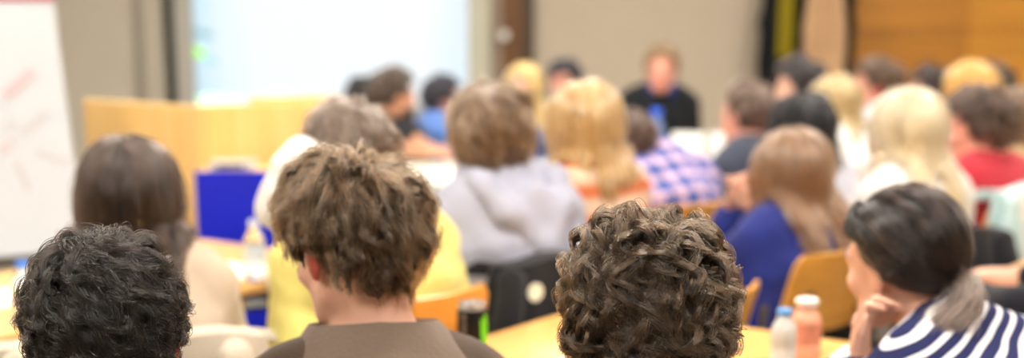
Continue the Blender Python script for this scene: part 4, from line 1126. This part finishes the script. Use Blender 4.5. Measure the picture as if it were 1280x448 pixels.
person('woman with a golden blond bob in an orange and cream striped top', 731, 97, 2.95, 44, face=6, pitch=4, female=True, hair_t=.022, who='the woman with the golden bob', lean=.02,
       hair=dict(mat=C_GOLD, style='bob', L=.245, lenvar=.08, G=300, kids=12, rad_=.001, vol=.03, steps=14, seed=23, grav=.45, noise=.01),
       shirt=dict(mat=striped('top_orange_stripes', (226, 198, 170), (222, 128, 84), .085, .42, 'Z')))
person('person in a blue and pink checked shirt leaning low to one side', 781, 137, 3.34, 40, face=60, pitch=25, roll=-12, hair_t=.012, who='the person in the checked shirt', seat_shift=(.02, .0), lean=.12, neckl=-.06, noff=(.10, -.05),
       hair=dict(mat=('umber', (74, 54, 44), (110, 84, 70)), L=.055, G=200, kids=10, rad_=.0011, vol=.014, seed=24), ear_backlit=True,
       shirt=dict(mat=plaid('shirt_checks', (78, 104, 184), (232, 196, 208), (24, 44, 120), .075), grow=.02, fold=.006))
person('man in a dark grey suit with thinning hair, beside the white folders', 934, 103, 3.8, 42, face=38, pitch=6, skin='rosy', hair_t=.008, who='the man in the dark grey suit', lean=.12,
       hair=dict(mat=C_THIN, L=.035, G=200, kids=10, rad_=.0011, vol=.008, seed=25, hairline=(np.array([-1, -.8, -.45, -.1, .12, .35, .6, .8, 1]), np.array([-.5, -.93, -.72, -.38, -.1, .6, 1.1, 1.1, 1.1]))),
       shirt=sht((66, 72, 88), name='suit_jacket', grow=.018), collar=dict(mat=cloth('suit_grey', (66, 72, 88)), gap=40))
person('woman with long light brown hair in a navy top holding her hands together', 990, 155, 2.8, 30, face=30, pitch=6, female=True, hair_t=.024, who='the woman in the navy top', lean=.06, chair=False, knee=.31, h=.0062, pel_at=NAVY_CHAIR - np.array([-math.sin(rad(44)), math.cos(rad(44)), 0]) * -.02,
       hair=dict(mat=C_LTBR, style='long', L=.36, G=320, kids=13, rad_=.001, vol=.024, steps=16, seed=26, grav=.45, noise=.012),
       shirt=sht((40, 50, 122), fold=.005, grow=.016),
       arms={'L': dict(W=at(914, 268, 2.86), dir=(.12, -.05, 1), n=(.6, -.5, 0), curl=.7, pole=(-.6, .1, -1)), 'R': dict(W=at(942, 270, 2.82), dir=(-.25, .05, 1), n=(-.7, .3, 0), curl=.75, pole=(.5, .3, -1))})
# --- the rows at the right
person('person with pinned up dark hair in profile, before the coats', 1000, 72, 4.5, 70, face=80, pitch=8, hair_t=.014, eyes=True, who='the person before the coats', lean=.18,
       hair=dict(mat=C_SOFT, L=.06, G=220, kids=10, rad_=.0012, vol=.018, whorl=(0, -.6, .7), seed=31), shirt=sht((150, 146, 150)),
       arms={'L': dict(W=at(962, 150, 4.25), dir=(.2, 0, 1), n=(.9, 0, .1), curl=.8, pole=(-.4, .2, -1))})
person('person with glossy black hair in a light grey shirt', 1004, 115, 3.35, 50, face=22, pitch=8, knee=.31, hair_t=.016, who='the black haired person in light grey', lean=.10,
       hair=dict(mat=C_INK, style='bob', L=.15, G=240, kids=10, rad_=.0011, vol=.02, steps=12, seed=32, grav=.45), shirt=sht((196, 200, 214)))
person('person with ash blond hair and a white top, behind the woman in navy', 1043, 95, 4.05, 50, face=50, pitch=8, female=True, hair_t=.008, headsc=.9, who='the ash blond person in white', lean=.14,
       hair=dict(mat=C_ASH, style='bob', L=.2, G=240, kids=10, rad_=.0012, vol=.006, steps=12, seed=33, grav=.45), shirt=sht((236, 236, 234)))
person('man in a white shirt in profile before the wood panelling', 1096, 73, 4.75, 60, face=74, pitch=4, skin='rosy', eyes=True, hair_t=.012, who='the man in the white shirt', lean=.10, ear_backlit=True,
       hair=dict(mat=('walnut', (88, 66, 50), (122, 94, 74)), L=.045, G=200, kids=10, rad_=.0013, vol=.014, seed=34), shirt=sht((240, 242, 246)), collar=dict(mat=cloth('cloth_240_242_246', (240, 242, 246))))
person('woman with long pale blond hair, beside the man in red', 1137, 104, 2.95, 28, knee=.31, chair_h=.815, face=24, pitch=5, female=True, hair_t=.024, who='the woman with long pale blond hair', lean=.03,
       hair=dict(mat=C_BLOND, style='long', L=.26, G=320, kids=13, rad_=.0011, vol=.017, steps=16, seed=35, grav=.45, noise=.014, part=.1), shirt=sht((232, 232, 230)))
person('man with dark brown hair in a red sweater', 1226, 108, 3.32, 38, face=68, pitch=8, skin='rosy', eyes=True, hair_t=.02, who='the man in the red sweater', lean=.03, neckl=.01, ear_backlit=True,
       hair=dict(mat=('chestnut', (62, 44, 36), (98, 74, 60)), L=.075, G=240, kids=12, rad_=.0011, vol=.026, seed=36, curl=(.005, .9)), shirt=sht((190, 52, 66), name='sweater', grow=.018))
person('dark haired person half hidden behind the pale blond woman', 1163, 82, 5.3, 70, face=75, pitch=8, hair_t=.014, who='the dark haired person half hidden', lean=.12,
       hair=dict(mat=('sootbrown', (52, 42, 40), (86, 72, 66)), L=.05, G=180, kids=10, rad_=.0013, vol=.018, seed=37), shirt=sht((110, 100, 100)))
person('person with bright golden hair before the wood panelling', 1212, 75, 4.45, 40, face=55, pitch=10, hair_t=.016, who='the person with bright golden hair', lean=.14,
       hair=dict(mat=C_GINGER, style='bob', L=.16, G=220, kids=10, rad_=.0013, vol=.022, steps=12, seed=38, grav=.4), shirt=sht((150, 110, 80)))
person('person with short dark hair next to the bright golden hair', 1241, 80, 4.9, 30, face=35, pitch=6, hair_t=.012, who='the person with short dark hair', lean=.12,
       hair=dict(mat=('cocoa', (62, 48, 40), (96, 76, 64)), L=.045, G=180, kids=10, rad_=.0013, vol=.014, seed=39), shirt=sht((96, 84, 78)))
person('person with long brown hair behind the red sweater, at the photo edge', 1272, 105, 3.75, 45, face=50, pitch=6, female=True, hair_t=.02, who='the long haired person behind the red sweater', lean=.12,
       hair=dict(mat=('hazel', (104, 78, 58), (150, 116, 84)), style='bob', L=.26, G=240, kids=10, rad_=.0012, vol=.026, steps=12, seed=40, grav=.45), shirt=sht((170, 140, 106)))
# arms of the person at the far right reach into the picture
person('person in a black top with bare forearms crossed on the table at the right', 1440, 160, 2.3, 58, face=60, pitch=8, skin='fair', hair_t=.014, who='the person with crossed forearms', h=.006, lean=.14,
       hair=dict(mat=('onyx', (40, 32, 28), (70, 56, 48)), L=.06, G=200, kids=10, rad_=.0009, vol=.018, seed=41), shirt=sht((30, 30, 38), sleeve='three'),
       arms={'L': dict(W=at(1176, 350, 2.42), E=at(1270, 390, 2.2), dir=(-.25, .95, 0), n=(0, 0, -1), curl=.35), 'R': dict(W=at(1228, 348, 2.46), E=at(1335, 352, 2.40), dir=(-1, -.12, .02), n=(0, -.3, -1), curl=.45)})
# --- the speakers
person('person with short black hair seated near the lectern', 453, 98, 5.45, 10, face=15, pitch=2, hair_t=.012, who='the black haired person near the lectern', lean=.10,
       hair=dict(mat=C_INK, L=.05, G=180, kids=10, rad_=.0013, vol=.016, seed=51), shirt=sht((70, 74, 84)))
person('bearded man in a black short sleeved shirt, one arm on the pale table', 492, 85, 5.05, -115, face=-70, pitch=6, skin='tan', eyes=True, hair_t=.014, who='the bearded man', lean=-.08,
       hair=dict(mat=('barkbrown', (70, 56, 48), (108, 88, 76)), L=.05, G=200, kids=10, rad_=.0013, vol=.016, seed=52), beard=dict(mat=('barkbrown', (70, 56, 48), (108, 88, 76)), L=.02, G=120, kids=8, rad_=.001, vol=.004, shell_r=.007, steps=6, grav=.3, seed=9),
       shirt=sht((34, 36, 42), sleeve='short'), arms={'R': dict(W=at(538, 193, 4.62), dir=(1, -.1, -.05)), 'L': dict(W=at(545, 190, 4.75), dir=(1, -.05, -.05))})
person('man in a blue shirt looking across the table, before the screen', 554, 95, 5.6, -75, face=-80, pitch=4, skin='rosy', eyes=True, hair_t=.012, who='the man in the blue shirt', lean=.02,
       hair=dict(mat=('ebony', (34, 34, 44), (60, 60, 72)), L=.045, G=180, kids=10, rad_=.0013, vol=.014, seed=53), shirt=sht((96, 134, 206)), collar=dict(mat=cloth('cloth_96_134_206', (96, 134, 206))))
person('woman with long blond hair facing the audience beside the door', 655, 78, 5.28, 165, face=160, pitch=6, female=True, eyes=True, hair_t=.016, who='the blond woman at the speakers table', lean=.10,
       hair=dict(mat=('honeyblond', (236, 198, 122), (252, 228, 164)), style='long', L=.34, G=240, kids=10, rad_=.0013, vol=.02, steps=14, seed=54, grav=.45), shirt=sht((110, 126, 170)))
person('man with dark hair half hidden behind the golden bob', 705, 75, 5.9, 150, face=150, pitch=10, skin='rosy', eyes=True, hair_t=.014, who='the man half hidden behind the golden bob', lean=.10,
       hair=dict(mat=('slate', (46, 46, 56), (72, 72, 84)), L=.05, G=180, kids=10, rad_=.0013, vol=.016, seed=55), shirt=sht((150, 164, 182)))
person('man in a black sweater with a blue collar facing the audience', 827, 57, 5.6, 178, face=172, pitch=4, skin='rosy', eyes=True, hair_t=.012, who='the man in the black sweater', lean=.04, seat_shift=(-.06, 0),
       hair=dict(mat=C_SANDY, L=.045, G=200, kids=12, rad_=.0013, vol=.014, seed=56), shirt=sht((28, 30, 34), name='sweater', grow=.016), collar=dict(mat=cloth('collar_blue', (52, 84, 168)), height=.045, flare=.014, z0=.03))
# ------------------------------------------------------------------ empty chairs, coats and bags
c = chair_spot((968, 353), .80, True); make_chair('empty beech chair between the curly haired man and the woman in navy', c[0], c[1], ROW, .80)
make_chair('beech chair of the woman in the navy top', NAVY_CHAIR[0], NAVY_CHAIR[1], 44, .835)

def drape(name, label, cat, c, yaw, w, top, f_drop, b_drop, m, seed=1, emblem=None, sleeves=True, dep=.05):
    """garment hung over a chair back; local y points the way the chair faces"""
    t = empty(name, label, cat, (c[0], c[1], 0), rad(yaw))
    def fn(u, v):
        a = (u - .5) * 2
        s = v * 2 - 1                               # -1 behind the back .. 0 top .. 1 in front
        dz = (b_drop if s < 0 else f_drop) * max(0, abs(s) - .12) / .88
        y = -dep if s < -.12 else (dep if s > .12 else dep * s / .12)
        y += .010 * math.sin(a * 9 + seed + 3 * v) * min(1, abs(s) * 2) + (-.02 * abs(s) if s < 0 else 0)
        x_ = a * w / 2 * (1 - .12 * (1 - min(1, abs(s) * 2.2))) + .008 * math.sin(s * 11 + seed)
        return (x_, y + .03 * a * a, top - .01 * a * a - dz + .006 * math.sin(a * 6 + seed))
    MB().panel(fn, 26, 34, .014).build('garment_body', m, t, smooth=True)
    if sleeves:
        for sx in (-1, 1):
            g = Grid((sx * w / 2 - .14, -dep - .14, top - b_drop - .06), (sx * w / 2 + .14, .06, top + .08), .01)
            g.cap((sx * w * .36, -dep - .005, top - .04), (sx * w * .43, -dep - .03, top - b_drop * .5), .034, .036, .02); g.cap((sx * w * .43, -dep - .03, top - b_drop * .5), (sx * w * .40, -dep - .035, top - b_drop * .98), .036, .03, .02)
            V, F = g.mesh(); V = relax(V, F, 1); V += vnormals(V, F) * (.007 * wavy(V, 55, seed + sx))[:, None]
            np_mesh('sleeve', V, F, t, [m])
    if emblem:
        e = MB().lathe([(.001, 0), (emblem[3], 0), (emblem[3], .003), (.001, .003)], n=24)
        e.v = [(emblem[0] + v[0], emblem[1] - v[2], emblem[2] + v[1]) for v in e.v]
        e.build('round_badge', plain('badge_white', (232, 236, 220), .5), t)
    return t
M_jk = cloth('jacket_black', (38, 38, 42))
# black jacket over the chair of the grey hoodie

def chair_drape(who, name, label, cat, w, top, f_, b_, m, **k):
    x = PEOPLE[who]; q = x['chair'] + x['R'] @ np.array([0, -.232, 0])
    return drape(name, label, cat, q, math.degrees(x['yaw']), w, top, f_, b_, m, dep=.028, **k)
chair_drape('the person in the grey hoodie', 'jacket', 'black jacket with a white badge over the chair of the grey hoodie', 'jacket', .46, .862, .02, .40, M_jk, seed=2, emblem=(-.13, -.078, .80, .022))
chair_drape('the woman with long dark hair', 'coat', 'cream coat draped over the chair of the woman with long dark hair', 'coat', .56, .845, .02, .36, cloth('coat_cream', (206, 194, 176)), seed=4)
chair_drape('the woman with long pale blond hair', 'jacket', 'black jacket over the chair of the pale blond woman', 'jacket', .45, .842, .02, .38, cloth('jacket_dark', (44, 44, 50)), seed=6)
chair_drape('the man in the red sweater', 'coat', 'pale teal and white coat over the chair of the man in red', 'coat', .46, .90, .02, .40, striped('coat_teal_white', (190, 216, 218), (240, 244, 244), .16, .5, 'X'), seed=8)
# dark things on the table at the right
cam_t = empty('camera', 'black camera with a silver ring on the table at the right', 'camera', tuple(on(B1, 1.62, .86)[:2]) + (.75,), rad(120))
MB().box((0, 0, .045), (.13, .06, .09)).box((0, 0, .10), (.05, .045, .03)).build('camera_body', plain('camera_black', (30, 30, 32), .45), cam_t, bevel=.008)
ln = MB().lathe([(.001, 0), (.034, 0), (.034, .03), (.030, .034), (.030, .06), (.026, .06), (.02, .05), (.001, .05)], n=24); ln.v = [(v[0], .03 + v[2], .048 + v[1]) for v in ln.v]; ln.build('lens', plain('lens_black', (24, 24, 26), .3), cam_t, smooth=True)
rg = MB().lathe([(.0345, .012), (.036, .014), (.036, .022), (.0345, .024)], n=24, close=False); rg.v = [(v[0], .03 + v[2], .048 + v[1]) for v in rg.v]; rg.build('silver_ring', M_alu, cam_t, smooth=True)
g = Grid((-.13, -.08, -.01), (.13, .08, .12), .007)
g.cap((-.06, 0, .03), (.06, 0, .03), .035, .035, .03); g.cap((-.04, .0, .05), (.05, .01, .055), .03, .026, .03); g.cut((0, 0, .001), (0, 0, -1))
V, F = g.mesh(); V = relax(V, F, 2); pch = empty('pouch', 'soft dark pouch beside the camera on the table at the right', 'pouch', tuple(on(B1, 1.95, .90)[:2]) + (.75,), rad(70))
np_mesh('pouch_body', V, F, pch, [cloth('pouch_dark', (52, 52, 56))])
MB().tube([(-.07, 0, .067), (-.03, .004, .083), (.03, .008, .085), (.07, .004, .07)], .003, 8).build('zip', M_steel, pch, smooth=True)
# ------------------------------------------------------------------ world and output
w = D.worlds.new('world'); SC.world = w; w.use_nodes = True
w.node_tree.nodes['Background'].inputs['Color'].default_value = (.9, .93, 1, 1); w.node_tree.nodes['Background'].inputs['Strength'].default_value = .2
SC.view_settings.view_transform = 'Standard'; SC.view_settings.look = 'None'; SC.view_settings.gamma = 1.0; SC.view_settings.use_curve_mapping = False
SC.view_settings.exposure = 0.0
SC.cycles.max_bounces = 8; SC.cycles.diffuse_bounces = 4; SC.cycles.glossy_bounces = 3; SC.cycles.transmission_bounces = 6; SC.cycles.transparent_max_bounces = 8
SC.cycles.use_denoising = True
